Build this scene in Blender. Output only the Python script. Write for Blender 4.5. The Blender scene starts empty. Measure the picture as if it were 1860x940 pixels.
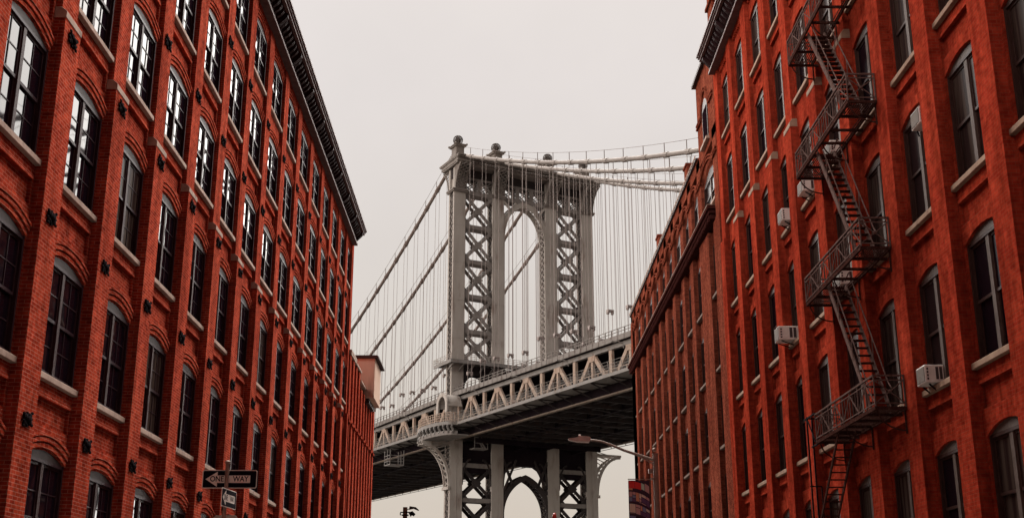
import bpy, bmesh, math, random
from mathutils import Vector, Matrix
random.seed(7)
R = math.radians
S = bpy.context.scene
COL = S.collection
GZ = -1.6            # ground level; the camera stands at z = 0

# ------------------------------------------------------------------ camera
cam = bpy.data.cameras.new('camera'); co = bpy.data.objects.new('camera', cam); COL.objects.link(co)
cam.sensor_width = 36; cam.lens = 2170 / 1860 * 36; cam.clip_start = .1; cam.clip_end = 6000
co.location = (0, 0, 0)
co.rotation_euler = (R(90 + 17.2307), 0, R(-0.6304))
S.camera = co
# ------------------------------------------------------------------ world
W = bpy.data.worlds.new('World'); S.world = W; W.use_nodes = True
nt = W.node_tree; nt.nodes.clear()
N = nt.nodes.new; Lk = nt.links.new
out = N('ShaderNodeOutputWorld'); bg = N('ShaderNodeBackground'); bg.inputs['Strength'].default_value = .1
sky = N('ShaderNodeTexSky'); sky.sky_type = 'NISHITA'; sky.sun_disc = False
sky.sun_elevation = R(52); sky.sun_rotation = R(7); sky.air_density = 1.5; sky.dust_density = 3
tc = N('ShaderNodeTexCoord'); sep = N('ShaderNodeSeparateXYZ'); Lk(tc.outputs['Generated'], sep.inputs[0])
rp = N('ShaderNodeValToRGB'); Lk(sep.outputs['Z'], rp.inputs[0])
rp.color_ramp.elements[0].position = .0; rp.color_ramp.elements[0].color = (.66, .57, .49, 1)
rp.color_ramp.elements[1].position = .75; rp.color_ramp.elements[1].color = (.79, .735, .71, 1)
e = rp.color_ramp.elements.new(.22); e.color = (.71, .645, .585, 1)
e = rp.color_ramp.elements.new(.42); e.color = (.775, .715, .685, 1)
no = N('ShaderNodeTexNoise'); no.inputs['Scale'].default_value = 2.2; no.inputs['Detail'].default_value = 5; no.inputs['Roughness'].default_value = .55
Lk(tc.outputs['Generated'], no.inputs['Vector'])
mr = N('ShaderNodeMapRange'); mr.inputs[1].default_value = .3; mr.inputs[2].default_value = .7; mr.inputs[3].default_value = 2.82; mr.inputs[4].default_value = 3.28
Lk(no.outputs[0], mr.inputs[0])
# unseen sky behind the camera is dimmed on purpose, to darken the pier sides
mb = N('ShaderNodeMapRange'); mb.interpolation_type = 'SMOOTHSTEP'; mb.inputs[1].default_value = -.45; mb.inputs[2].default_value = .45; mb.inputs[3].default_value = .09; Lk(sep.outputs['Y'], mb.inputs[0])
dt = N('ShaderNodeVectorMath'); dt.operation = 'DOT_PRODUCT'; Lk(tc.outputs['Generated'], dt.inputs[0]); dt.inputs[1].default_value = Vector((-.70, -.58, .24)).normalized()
md = N('ShaderNodeMapRange'); md.interpolation_type = 'SMOOTHSTEP'; md.inputs[1].default_value = .84; md.inputs[2].default_value = .985; md.inputs[4].default_value = 10; Lk(dt.outputs['Value'], md.inputs[0])  # bright lobe added to the sky out of view, to light the bridge tower
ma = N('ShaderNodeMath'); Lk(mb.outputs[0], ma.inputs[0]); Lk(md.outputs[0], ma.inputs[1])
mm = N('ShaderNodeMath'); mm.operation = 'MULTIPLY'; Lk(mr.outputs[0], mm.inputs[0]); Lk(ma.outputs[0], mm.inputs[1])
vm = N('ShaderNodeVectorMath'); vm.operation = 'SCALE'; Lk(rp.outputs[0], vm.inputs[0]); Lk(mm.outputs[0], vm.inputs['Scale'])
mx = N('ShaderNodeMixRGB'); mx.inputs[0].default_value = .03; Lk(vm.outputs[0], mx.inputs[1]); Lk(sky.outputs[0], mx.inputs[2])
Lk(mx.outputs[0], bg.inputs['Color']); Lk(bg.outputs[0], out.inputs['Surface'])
# ------------------------------------------------------------------ sun behind the cloud, ahead of the camera
sl = bpy.data.lights.new('sun', 'SUN'); sl.energy = 5; sl.angle = R(88); sl.color = (1, .95, .9)
so = bpy.data.objects.new('sun', sl); COL.objects.link(so); so.rotation_euler = (R(-44), 0, R(-7)); so.location = (0, 0, 80)
S.cycles.diffuse_bounces = 1
S.view_settings.view_transform = 'Standard'; S.view_settings.look = 'None'
S.view_settings.gamma = 1; S.view_settings.exposure = 1.6; S.view_settings.use_curve_mapping = False

# ------------------------------------------------------------------ materials
def mat(name, col=(.5, .5, .5), rough=.6, metal=0, spec=.5):
    m = bpy.data.materials.new(name); m.use_nodes = True
    b = m.node_tree.nodes['Principled BSDF']
    b.inputs['Base Color'].default_value = (*col, 1); b.inputs['Roughness'].default_value = rough
    b.inputs['Metallic'].default_value = metal; b.inputs['Specular IOR Level'].default_value = spec
    return m
def noisy(name, c1, c2, scale=3, rough=.6, metal=0, bump=0, detail=6, stain=None, spec=.04, streak=1.0):
    """two-tone weathered material; stain = (colour, amount) adds rust or dirt patches"""
    m = mat(name, c1, rough, metal, spec); t = m.node_tree; n = t.nodes; l = t.links; b = n['Principled BSDF']
    g = n.new('ShaderNodeNewGeometry'); mp = n.new('ShaderNodeMapping'); mp.inputs['Scale'].default_value = (1, 1, streak)
    l.new(g.outputs['Position'], mp.inputs['Vector'])
    a = n.new('ShaderNodeTexNoise'); a.inputs['Scale'].default_value = scale; a.inputs['Detail'].default_value = detail; a.inputs['Roughness'].default_value = .65
    l.new(mp.outputs[0], a.inputs['Vector'])
    r = n.new('ShaderNodeMapRange'); r.inputs[1].default_value = .35; r.inputs[2].default_value = .65; l.new(a.outputs[0], r.inputs[0])
    x = n.new('ShaderNodeMixRGB'); x.inputs[1].default_value = (*c1, 1); x.inputs[2].default_value = (*c2, 1); l.new(r.outputs[0], x.inputs[0])
    o = x.outputs[0]
    if stain:
        a2 = n.new('ShaderNodeTexNoise'); a2.inputs['Scale'].default_value = scale * 1.7; a2.inputs['Detail'].default_value = 8; l.new(mp.outputs[0], a2.inputs['Vector'])
        r2 = n.new('ShaderNodeMapRange'); r2.inputs[1].default_value = .55; r2.inputs[2].default_value = .72; r2.inputs[4].default_value = stain[1]; l.new(a2.outputs[0], r2.inputs[0])
        x2 = n.new('ShaderNodeMixRGB'); l.new(r2.outputs[0], x2.inputs[0]); l.new(o, x2.inputs[1]); x2.inputs[2].default_value = (*stain[0], 1); o = x2.outputs[0]
    l.new(o, b.inputs['Base Color'])
    if bump:
        bp = n.new('ShaderNodeBump'); bp.inputs['Strength'].default_value = bump; bp.inputs['Distance'].default_value = .02; l.new(a.outputs[0], bp.inputs['Height']); l.new(bp.outputs[0], b.inputs['Normal'])
    return m
def brick(name, c1, c2, mortar, dirt, scale=1.0, side=None, mortar_size=.008):
    """brick laid in the plane each wall faces; courses 75 mm high"""
    m = mat(name, c1, .95, 0, .0); t = m.node_tree; n = t.nodes; l = t.links; b = n['Principled BSDF']
    g = n.new('ShaderNodeNewGeometry'); sp = n.new('ShaderNodeSeparateXYZ'); l.new(g.outputs['Position'], sp.inputs[0])
    sn = n.new('ShaderNodeSeparateXYZ'); l.new(g.outputs['True Normal'], sn.inputs[0])
    ab = n.new('ShaderNodeMath'); ab.operation = 'ABSOLUTE'; l.new(sn.outputs['X'], ab.inputs[0])
    gt = n.new('ShaderNodeMath'); gt.operation = 'GREATER_THAN'; gt.inputs[1].default_value = .6; l.new(ab.outputs[0], gt.inputs[0])
    mxu = n.new('ShaderNodeMix'); mxu.data_type = 'FLOAT'; l.new(gt.outputs[0], mxu.inputs[0]); l.new(sp.outputs['X'], mxu.inputs[2]); l.new(sp.outputs['Y'], mxu.inputs[3])
    cb = n.new('ShaderNodeCombineXYZ'); l.new(mxu.outputs[0], cb.inputs[0]); l.new(sp.outputs['Z'], cb.inputs[1])
    br = n.new('ShaderNodeTexBrick'); l.new(cb.outputs[0], br.inputs['Vector'])
    br.inputs['Scale'].default_value = 1; br.inputs['Brick Width'].default_value = .215 * scale; br.inputs['Row Height'].default_value = .075 * scale
    br.inputs['Mortar Size'].default_value = mortar_size; br.inputs['Mortar Smooth'].default_value = .3; br.inputs['Bias'].default_value = -.1
    br.inputs['Color1'].default_value = (*c1, 1); br.inputs['Color2'].default_value = (*c2, 1); br.inputs['Mortar'].default_value = (*mortar, 1)
    # slow colour drift between patches of wall
    a = n.new('ShaderNodeTexNoise'); a.inputs['Scale'].default_value = .55; a.inputs['Detail'].default_value = 7; a.inputs['Roughness'].default_value = .6; l.new(g.outputs['Position'], a.inputs['Vector'])
    r = n.new('ShaderNodeMapRange'); r.inputs[1].default_value = .38; r.inputs[2].default_value = .68; r.inputs[4].default_value = .55; l.new(a.outputs[0], r.inputs[0])
    x = n.new('ShaderNodeMixRGB'); x.blend_type = 'MULTIPLY'; l.new(r.outputs[0], x.inputs[0]); l.new(br.outputs['Color'], x.inputs[1]); x.inputs[2].default_value = (*dirt, 1)
    # scattered pale and dark single bricks
    a2 = n.new('ShaderNodeTexNoise'); a2.inputs['Scale'].default_value = 6; a2.inputs['Detail'].default_value = 3; l.new(g.outputs['Position'], a2.inputs['Vector'])
    r2 = n.new('ShaderNodeMapRange'); r2.inputs[1].default_value = .3; r2.inputs[2].default_value = .72; r2.inputs[3].default_value = .72; r2.inputs[4].default_value = 1.25; l.new(a2.outputs[0], r2.inputs[0])
    x2 = n.new('ShaderNodeVectorMath'); x2.operation = 'SCALE'; l.new(x.outputs[0], x2.inputs[0]); l.new(r2.outputs[0], x2.inputs['Scale'])
    # water and soot streaks running down the wall
    mp = n.new('ShaderNodeMapping'); mp.inputs['Scale'].default_value = (1, 1, .10); l.new(g.outputs['Position'], mp.inputs['Vector'])
    a4 = n.new('ShaderNodeTexNoise'); a4.inputs['Scale'].default_value = 2.6; a4.inputs['Detail'].default_value = 8; a4.inputs['Roughness'].default_value = .7; l.new(mp.outputs[0], a4.inputs['Vector'])
    r4 = n.new('ShaderNodeMapRange'); r4.inputs[1].default_value = .40; r4.inputs[2].default_value = .62; r4.inputs[3].default_value = .66; r4.inputs[4].default_value = 1.12; l.new(a4.outputs[0], r4.inputs[0])
    x4 = n.new('ShaderNodeVectorMath'); x4.operation = 'SCALE'; l.new(x2.outputs[0], x4.inputs[0]); l.new(r4.outputs[0], x4.inputs['Scale']); x2 = x4
    # efflorescence flecks
    a3 = n.new('ShaderNodeTexNoise'); a3.inputs['Scale'].default_value = 3.1; a3.inputs['Detail'].default_value = 9; a3.inputs['Roughness'].default_value = .8; l.new(g.outputs['Position'], a3.inputs['Vector'])
    r3 = n.new('ShaderNodeMapRange'); r3.inputs[1].default_value = .66; r3.inputs[2].default_value = .74; r3.inputs[4].default_value = .35; l.new(a3.outputs[0], r3.inputs[0])
    x3 = n.new('ShaderNodeMixRGB'); l.new(r3.outputs[0], x3.inputs[0]); l.new(x2.outputs[0], x3.inputs[1]); x3.inputs[2].default_value = (.40, .22, .16, 1)
    l.new(x3.outputs[0], b.inputs['Base Color'])
    bp = n.new('ShaderNodeBump'); bp.inputs['Strength'].default_value = .6; bp.inputs['Distance'].default_value = .01; bp.invert = True
    l.new(br.outputs['Fac'], bp.inputs['Height']); l.new(bp.outputs[0], b.inputs['Normal'])
    return m
def glass(name, col, spec=1.0, rough=.02, blind=None):
    m = mat(name, col, rough, 0, spec); t = m.node_tree; n = t.nodes; l = t.links; b = n['Principled BSDF']
    b.inputs['IOR'].default_value = 1.09 if spec < .5 else 1.16
    g = n.new('ShaderNodeNewGeometry'); a = n.new('ShaderNodeTexNoise'); a.inputs['Scale'].default_value = 1.3; a.inputs['Detail'].default_value = 1; l.new(g.outputs['Position'], a.inputs['Vector'])
    bp = n.new('ShaderNodeBump'); bp.inputs['Strength'].default_value = .2; bp.inputs['Distance'].default_value = .02; l.new(a.outputs[0], bp.inputs['Height']); l.new(bp.outputs[0], b.inputs['Normal'])
    if blind:
        a2 = n.new('ShaderNodeTexNoise'); a2.inputs['Scale'].default_value = .9; a2.inputs['Detail'].default_value = 2; mp = n.new('ShaderNodeMapping'); mp.inputs['Scale'].default_value = (1, 6, .4)
        l.new(g.outputs['Position'], mp.inputs['Vector']); l.new(mp.outputs[0], a2.inputs['Vector'])
        r = n.new('ShaderNodeMapRange'); r.inputs[1].default_value = .4; r.inputs[2].default_value = .6; l.new(a2.outputs[0], r.inputs[0])
        x = n.new('ShaderNodeMixRGB'); l.new(r.outputs[0], x.inputs[0]); x.inputs[1].default_value = (*col, 1); x.inputs[2].default_value = (*blind, 1); l.new(x.outputs[0], b.inputs['Base Color'])
    return m
BL = brick('brick_left', (0.47, 0.064, 0.030), (0.25, 0.024, 0.013), (0.46, 0.165, 0.115), (.46, .34, .38), mortar_size=.009)
BR_ = brick('brick_right', (0.39, 0.047, 0.022), (0.29, 0.028, 0.015), (0.30, 0.065, 0.035), (.52, .38, .42), mortar_size=.007)
BR2 = brick('brick_dark', (0.27, 0.066, 0.036), (0.15, 0.027, 0.017), (0.21, 0.085, 0.055), (.6, .5, .5))
STONE = noisy('stone', (0.4284, 0.3162, 0.255), (0.2856, 0.204, 0.1632), 2.5, .85, bump=.3, stain=((0.1224, 0.0816, 0.0714), .6))
STONE2 = noisy('stone_tan', (0.3441, 0.2346, 0.1642), (0.2502, 0.1564, 0.1095), 2.5, .85, bump=.3, stain=((0.1173, 0.07038, 0.04692), .5))
IRON = noisy('cast_iron', (.006, .004, .005), (.012, .007, .008), 6, .9, 0, spec=.02)
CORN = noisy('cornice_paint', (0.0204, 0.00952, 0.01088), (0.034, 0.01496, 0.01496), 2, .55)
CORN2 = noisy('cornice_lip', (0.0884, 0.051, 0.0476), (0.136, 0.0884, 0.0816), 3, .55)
FRAME = noisy('window_paint_dark', (0.0238, 0.01224, 0.01496), (0.034, 0.01768, 0.0204), 4, .45)
MULL = noisy('window_paint_mauve', (0.03978, 0.02142, 0.02142), (0.05814, 0.03519, 0.03366), 4, .5)
HEAD = noisy('window_head', (0.04133, 0.0316, 0.02917), (0.02917, 0.02188, 0.02066), 3, .6)
FRAME_R = noisy('window_paint_brown', (0.034, 0.01768, 0.01496), (0.0476, 0.02448, 0.0204), 4, .5)
MULL_R = noisy('window_paint_tan', (0.07752, 0.05508, 0.04488), (0.1102, 0.0816, 0.06936), 4, .55)
SILLD = noisy('sill_dark', (.13, .085, .065), (.20, .14, .11), 3, .9)  # darker tone of sill stone
PALE = noisy('white_paint', (.62, .56, .50), (.48, .42, .38), 5, .5)
G1 = glass('pane_glass', (.008, .004, .007), .5, .03)
G2 = glass('pane_dusty', (.016, .009, .009), .15, .2)
G3 = glass('pane_curtain', (.020, .011, .010), .15, .25, (.050, .034, .027))
G4 = glass('pane_black', (.008, .004, .006), .2, .2)
STEEL = noisy('bridge_steel', (0.3455, 0.3066, 0.274), (0.4222, 0.3796, 0.3436), .35, .6, .0, stain=((0.1631, 0.1071, 0.08465), .7), streak=.3)
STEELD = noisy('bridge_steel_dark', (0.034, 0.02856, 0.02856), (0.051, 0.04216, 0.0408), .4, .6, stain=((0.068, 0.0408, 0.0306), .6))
STEELM = noisy('bridge_steel_dim', (.085, .07, .064), (.13, .11, .10), .5, .6)  # dim steel tone; on the column lattice it paints in the side shade
STEELC = noisy('bridge_steel_cornice', (.185, .157, .14), (.235, .205, .185), .5, .6, stain=((.09, .06, .045), .6))
STEELB = noisy('bridge_steel_brace', (0.1849, 0.1631, 0.1492), (0.2346, 0.2103, 0.1941), .5, .6, stain=((0.08531, 0.05801, 0.04852), .6))
CREAM = noisy('truss_paint', (0.408, 0.3196, 0.2584), (0.3536, 0.2584, 0.204), .7, .6, stain=((0.2312, 0.1292, 0.0884), .7))
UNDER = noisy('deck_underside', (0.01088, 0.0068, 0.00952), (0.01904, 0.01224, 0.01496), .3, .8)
FASC = noisy('fascia_paint', (0.204, 0.187, 0.1734), (0.2584, 0.238, 0.2244), .6, .55, stain=((0.1632, 0.1156, 0.0884), .6))
CABLE = noisy('cable_wrap', (0.2394, 0.2064, 0.1885), (0.2992, 0.2633, 0.2394), .5, .6)
CABLED = noisy('cable_wrap_dark', (0.1496, 0.1122, 0.0986), (0.204, 0.1632, 0.1428), .5, .6)  # darker tone for the main span cables and the handrails
ROPE = mat('suspender_rope', (0.3128, 0.2584, 0.238), .7)
CONC = noisy('concrete', (0.204, 0.1904, 0.1768), (0.1632, 0.1496, 0.1428), 1.5, .9)
ASPH = noisy('asphalt', (.045, .043, .043), (.065, .06, .058), 2.5, .9, bump=.3)
PAVE = noisy('pavement', (.25, .23, .21), (.19, .175, .16), 1.2, .9)
STUCCO = noisy('stucco', (.56, .39, .30), (.48, .33, .25), 1.2, .9, bump=.1, stain=((.30, .18, .13), .5), streak=.2)
COPING = noisy('coping', (0.0408, 0.02448, 0.02244), (0.0612, 0.03672, 0.03264), 2, .6)
FE2 = noisy('fire_escape_rail_lit', (.10, .062, .052), (.15, .10, .088), 8, .8, 0, stain=((.05, .02, .015), .7), spec=0)  # lighter copy of the ironwork, with sky light painted into the rail colour
FE = noisy('fire_escape_iron', (.034, .012, .010), (.060, .027, .021), 8, .9, 0, stain=((.13, .085, .07), .6), spec=0)
GALV = noisy('galvanised', (0.3468, 0.2659, 0.2196), (0.2543, 0.1907, 0.1561), 5, .5, .3)
BLACK = mat('sign_black', (.005, .004, .009), .7, 0, .05)
WHITE = noisy('sign_white', (.90, .84, .76), (.80, .74, .66), 6, .5)
ACW = noisy('ac_plastic', (.74, .68, .62), (.62, .56, .51), 6, .5)
ACG = noisy('ac_grille', (0.1632, 0.136, 0.1122), (0.1224, 0.0952, 0.0816), 20, .7)
ACD = mat('ac_vent', (.05, .03, .028), .7)
REDP = mat('red_lens', (.62, .07, .05), .3)

# ------------------------------------------------------------------ mesh helpers
class MB:
    def __init__(s, f=None): s.v = []; s.f = []; s.T = f
    def _p(s, p): s.v.append(tuple(s.T(*p)) if s.T else tuple(p)); return len(s.v) - 1
    def poly(s, pts): s.f.append([s._p(p) for p in pts])
    def box(s, x0, x1, y0, y1, z0, z1):
        i = [s._p(p) for p in ((x0, y0, z0), (x1, y0, z0), (x1, y1, z0), (x0, y1, z0), (x0, y0, z1), (x1, y0, z1), (x1, y1, z1), (x0, y1, z1))]
        for q in ((0, 3, 2, 1), (4, 5, 6, 7), (0, 1, 5, 4), (1, 2, 6, 5), (2, 3, 7, 6), (3, 0, 4, 7)): s.f.append([i[k] for k in q])
        return s
    def bar(s, a, b, w=.1, h=None, up=(0, 0, 1)):
        """square bar from a to b in the local frame"""
        h = w if h is None else h; a = Vector(a); b = Vector(b); d = (b - a)
        if d.length < 1e-6: return s
        d.normalize(); u = Vector(up)
        if abs(d.dot(u)) > .98: u = Vector((0, 1, 0)) if abs(d.y) < .9 else Vector((1, 0, 0))
        x = d.cross(u).normalized(); y = x.cross(d).normalized()
        i = []
        for p in (a, b):
            for sx, sy in ((-1, -1), (1, -1), (1, 1), (-1, 1)): i.append(s._p(p + x * sx * w / 2 + y * sy * h / 2))
        for q in ((0, 1, 2, 3), (7, 6, 5, 4), (0, 4, 5, 1), (1, 5, 6, 2), (2, 6, 7, 3), (3, 7, 4, 0)): s.f.append([i[k] for k in q])
        return s
    def tube(s, pts, r, n=8, closed=False, cap=True):
        pts = [Vector(p) for p in pts]; m = len(pts); rings = []
        for k, p in enumerate(pts):
            rr = r[k] if isinstance(r, (list, tuple)) else r
            d = (pts[min(k + 1, m - 1)] - pts[max(k - 1, 0)]).normalized()
            u = Vector((0, 0, 1)) if abs(d.z) < .95 else Vector((1, 0, 0))
            x = d.cross(u).normalized(); y = x.cross(d)
            rings.append([s._p(p + x * math.cos(t) * rr + y * math.sin(t) * rr) for t in [2 * math.pi * j / n for j in range(n)]])
        for k in range(m - 1):
            for j in range(n): s.f.append([rings[k][j], rings[k][(j + 1) % n], rings[k + 1][(j + 1) % n], rings[k + 1][j]])
        if cap: s.f.append(rings[0][::-1]); s.f.append(rings[-1])
        return s
    def ball(s, c, r, nu=12, nv=8, sz=1):
        g = [[s._p((c[0] + r * math.sin(math.pi * j / nv) * math.cos(2 * math.pi * i / nu), c[1] + r * math.sin(math.pi * j / nv) * math.sin(2 * math.pi * i / nu), c[2] + sz * r * math.cos(math.pi * j / nv))) for i in range(nu)] for j in range(nv + 1)]
        for j in range(nv):
            for i in range(nu): s.f.append([g[j][i], g[j][(i + 1) % nu], g[j + 1][(i + 1) % nu], g[j + 1][i]])
        return s
    def prism(s, pts, fn, t0, t1):
        """2-D outline pts, fn(p, t) -> xyz, extruded from t0 to t1"""
        a = [s._p(fn(p, t0)) for p in pts]; b = [s._p(fn(p, t1)) for p in pts]; n = len(pts)
        s.f.append(a[::-1]); s.f.append(b)
        for k in range(n): s.f.append([a[k], a[(k + 1) % n], b[(k + 1) % n], b[k]])
        return s
    def mesh(s, name, m, smooth=False, bevel=0):
        me = bpy.data.meshes.new(name); me.from_pydata(s.v, [], s.f)
        bm = bmesh.new(); bm.from_mesh(me); bmesh.ops.remove_doubles(bm, verts=bm.verts, dist=1e-5)
        if bevel: bmesh.ops.bevel(bm, geom=bm.edges[:], offset=bevel, segments=1, affect='EDGES')
        bmesh.ops.recalc_face_normals(bm, faces=bm.faces); bm.to_mesh(me); bm.free()
        for k in (m if isinstance(m, (list, tuple)) else [m]): me.materials.append(k)
        if smooth:
            for p in me.polygons: p.use_smooth = True
        return me
    def build(s, name, m, parent=None, **k): return link(name, s.mesh(name, m, **k), parent)
def pin(o, parent):
    o.parent = parent; o.matrix_parent_inverse = WM[parent.name].inverted()
WM = {}
def link(name, me, parent=None, M=None):
    o = bpy.data.objects.new(name, me); COL.objects.link(o)
    if M is not None: o.matrix_world = M
    WM[o.name] = M.copy() if M is not None else Matrix.Identity(4)
    if parent is not None: pin(o, parent)
    return o
def tag(o, label=None, cat=None, group=None, kind=None):
    for k, v in (('label', label), ('category', cat), ('group', group), ('kind', kind)):
        if v: o[k] = v
    return o
def thing(name, label, cat, loc=(0, 0, 0), group=None):
    o = bpy.data.objects.new(name, None); COL.objects.link(o); o.location = loc; o.empty_display_size = .3
    WM[o.name] = Matrix.Translation(loc); return tag(o, label, cat, group)
def text_mesh(txt, size):
    c = bpy.data.curves.new('lettering', 'FONT'); c.body = txt; c.size = size; c.align_x = 'CENTER'; c.align_y = 'CENTER'; c.offset = size * .018
    o = bpy.data.objects.new('lettering', c); COL.objects.link(o)
    dg = bpy.context.evaluated_depsgraph_get(); me = bpy.data.meshes.new_from_object(o.evaluated_get(dg)); 
    vs = [v.co.copy() for v in me.vertices]; fs = [list(p.vertices) for p in me.polygons]
    bpy.data.objects.remove(o); bpy.data.curves.remove(c); bpy.data.meshes.remove(me)
    return vs, fs

# ------------------------------------------------------------------ ground
MB().box(-3000, 3000, -3000, 3000, GZ - 1, GZ - .15).build('ground', noisy('ground_cover', (.055, .05, .045), (.085, .078, .07), .4, .95))['kind'] = 'structure'
MB().box(-4.3, 5.4, -60, 140, GZ - .16, GZ - .12).build('road', ASPH)['kind'] = 'structure'
b = MB().box(-8.5, -4.48, -60, 84, GZ - .15, GZ); b.build('pavement', PAVE)['kind'] = 'structure'
b = MB().box(5.58, 9.3, -60, 84, GZ - .15, GZ); b.build('pavement', PAVE)['kind'] = 'structure'
for x in (-4.48, 5.4): MB().box(x, x + .18, -60, 84, GZ - .15, GZ + .004).build('kerb', STONE)['kind'] = 'structure'

# ------------------------------------------------------------------ brick facades
def arch_pts(y0, y1, zs, rise, n=8):
    """segmental arch from (y0, zs) to (y1, zs)"""
    w = (y1 - y0) / 2; r = (w * w + rise * rise) / (2 * rise); c = (y0 + y1) / 2; t = math.asin(min(1, w / r))
    return [(c + r * math.sin(-t + 2 * t * k / n), zs + rise - r + r * math.cos(-t + 2 * t * k / n)) for k in range(n + 1)]

def facade(s, X, piers, pw, ybot, ztop, rows, dep, bricks, root, rise=.2, jamb=(.14, .12), reveal=.3, caps=None, rings=False, panel=True, bay_jamb={}, corbel=True, zbase=GZ):
    """street wall between piers. s: side (-1 left, 1 right); X: plane of the pier fronts; piers: near edges;
    rows: (sill bottom, spring). caps: (z, depth above)"""
    def T(d, y, z): return (s * (X + d), y, z)
    wall = MB(T); pier = MB(T)
    cz, cd = caps if caps else (None, None)
    for y in piers[:-1] + [piers[-1]]:
        w = pw if y != piers[-1] else max(pw, .5)
        if cz is None: pier.box(0, dep + .1, y, y + w, zbase, ztop - .002)
        else:
            pier.box(0, dep + .1, y, y + w, GZ, cz)
            pier.box(cd, dep + .1, y + .02, y + w - .02, cz, ztop - .002)
    if zbase > GZ: pier.box(.01, dep + .05, piers[0] + .01, piers[-1] - .01, ztop - .3, ztop - .004)
    wins = []
    for k in range(len(piers) - 1):
        a = piers[k] + pw; bb = piers[k + 1]; jb = bay_jamb.get(k, jamb); o0 = a + jb[0]; o1 = bb - jb[1]
        zc = zbase
        for i, (sb, sp) in enumerate(rows):
            st = sb + .13; ap = arch_pts(o0, o1, sp, rise)
            # plain band from the arch below to the sill, with a recessed panel
            pz0, pz1 = sb - .82, sb - .24
            if panel and i > 0 and pz0 > zc + .05:
                pa, pb = a + .1, bb - .1
                wall.poly([(dep, a, zc), (dep, bb, zc), (dep, bb, pz0), (dep, a, pz0)])
                wall.poly([(dep, a, pz0), (dep, pa, pz0), (dep, pa, pz1), (dep, a, pz1)]); wall.poly([(dep, pb, pz0), (dep, bb, pz0), (dep, bb, pz1), (dep, pb, pz1)])
                e = dep + .07; wall.poly([(e, pa, pz0), (e, pb, pz0), (e, pb, pz1), (e, pa, pz1)])
                for (p, q) in (((pa, pz0), (pb, pz0)), ((pb, pz0), (pb, pz1)), ((pb, pz1), (pa, pz1)), ((pa, pz1), (pa, pz0))):
                    wall.poly([(dep, p[0], p[1]), (dep, q[0], q[1]), (e, q[0], q[1]), (e, p[0], p[1])])
                wall.box(dep - .035, dep + .06, pa + .002, pb - .002, pz1 - .075, pz1 - .003)
                wall.poly([(dep, a, pz1), (dep, bb, pz1), (dep, bb, st), (dep, a, st)])
            else: wall.poly([(dep, a, zc), (dep, bb, zc), (dep, bb, st), (dep, a, st)])
            zt = sp + rise + .12
            wall.poly([(dep, a, st), (dep, o0, st), (dep, o0, zt), (dep, a, zt)])
            wall.poly([(dep, o1, st), (dep, bb, st), (dep, bb, zt), (dep, o1, zt)])
            for (p, q) in zip(ap[:-1], ap[1:]):
                wall.poly([(dep, p[0], p[1]), (dep, q[0], q[1]), (dep, q[0], zt), (dep, p[0], zt)])
                wall.poly([(dep, p[0], p[1]), (dep, q[0], q[1]), (dep + reveal, q[0], q[1]), (dep + reveal, p[0], p[1])])
            for o in (o0, o1): wall.poly([(dep, o, st), (dep, o, sp), (dep + reveal, o, sp), (dep + reveal, o, st)])
            if rings:
                for (g0, g1, pr) in ((.02, .11, .045), (.15, .24, .07), (.27, .33, .09)):
                    q0 = arch_pts(o0 - g0 * .3, o1 + g0 * .3, sp + g0 * .9, rise + .03); q1 = arch_pts(o0 - g1 * .3, o1 + g1 * .3, sp + g1 * .9, rise + .03)
                    for j in range(len(q0) - 1):
                        c = [q0[j], q0[j + 1], q1[j + 1], q1[j]]
                        wall.poly([(dep - pr, p[0], p[1]) for p in c])
                        wall.poly([(dep - pr, c[0][0], c[0][1]), (dep - pr, c[1][0], c[1][1]), (dep + .01, c[1][0], c[1][1]), (dep + .01, c[0][0], c[0][1])])
                        wall.poly([(dep - pr, c[3][0], c[3][1]), (dep - pr, c[2][0], c[2][1]), (dep + .01, c[2][0], c[2][1]), (dep + .01, c[3][0], c[3][1])])
                    for c in ((q0[0], q1[0]), (q0[-1], q1[-1])):
                        wall.poly([(dep - pr, c[0][0], c[0][1]), (dep - pr, c[1][0], c[1][1]), (dep + .01, c[1][0], c[1][1]), (dep + .01, c[0][0], c[0][1])])
            wins.append((k, i, a, bb, o0, o1, sb, st, sp))
            zc = zt
        wall.poly([(dep, a, zc), (dep, bb, zc), (dep, bb, ztop), (dep, a, ztop)])
        if corbel:     # toothed brick strip under the cornice
            zz = ztop - .62
            wall.box(dep - .10, dep + .05, a + .003, bb - .003, ztop - .22, ztop - .004)
            for j in range(9):
                yy = a + .12 + j * (bb - a - .24) / 9
                wall.box(dep - .08, dep + .04, yy, yy + .11, zz + .16, ztop - .215)
    w = wall.build('wall', bricks, root); p = pier.build('pier', bricks, root)
    return wins

LEFT_Y = [15.03, 18.40, 21.77, 25.14, 28.48, 31.85, 35.20, 38.47, 41.90, 45.40, 48.80, 52.40, 56.0, 59.4, 62.8, 66.1, 68.95]
LEFT_R = [(.80, 3.20), (4.70, 7.10), (8.60, 11.0), (12.50, 14.68), (16.08, 18.3), (19.45, 21.6)]
left = thing('brick_warehouse', 'long red brick warehouse with iron anchor rosettes, stone pier caps and multi-pane arched windows', 'building', (-16, 30, GZ))
wl = facade(-1, 8.8, LEFT_Y, .90, 0, 22.45, LEFT_R, .23, BL, left, rise=.2, caps=(12.0, .10), rings=True)

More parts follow.
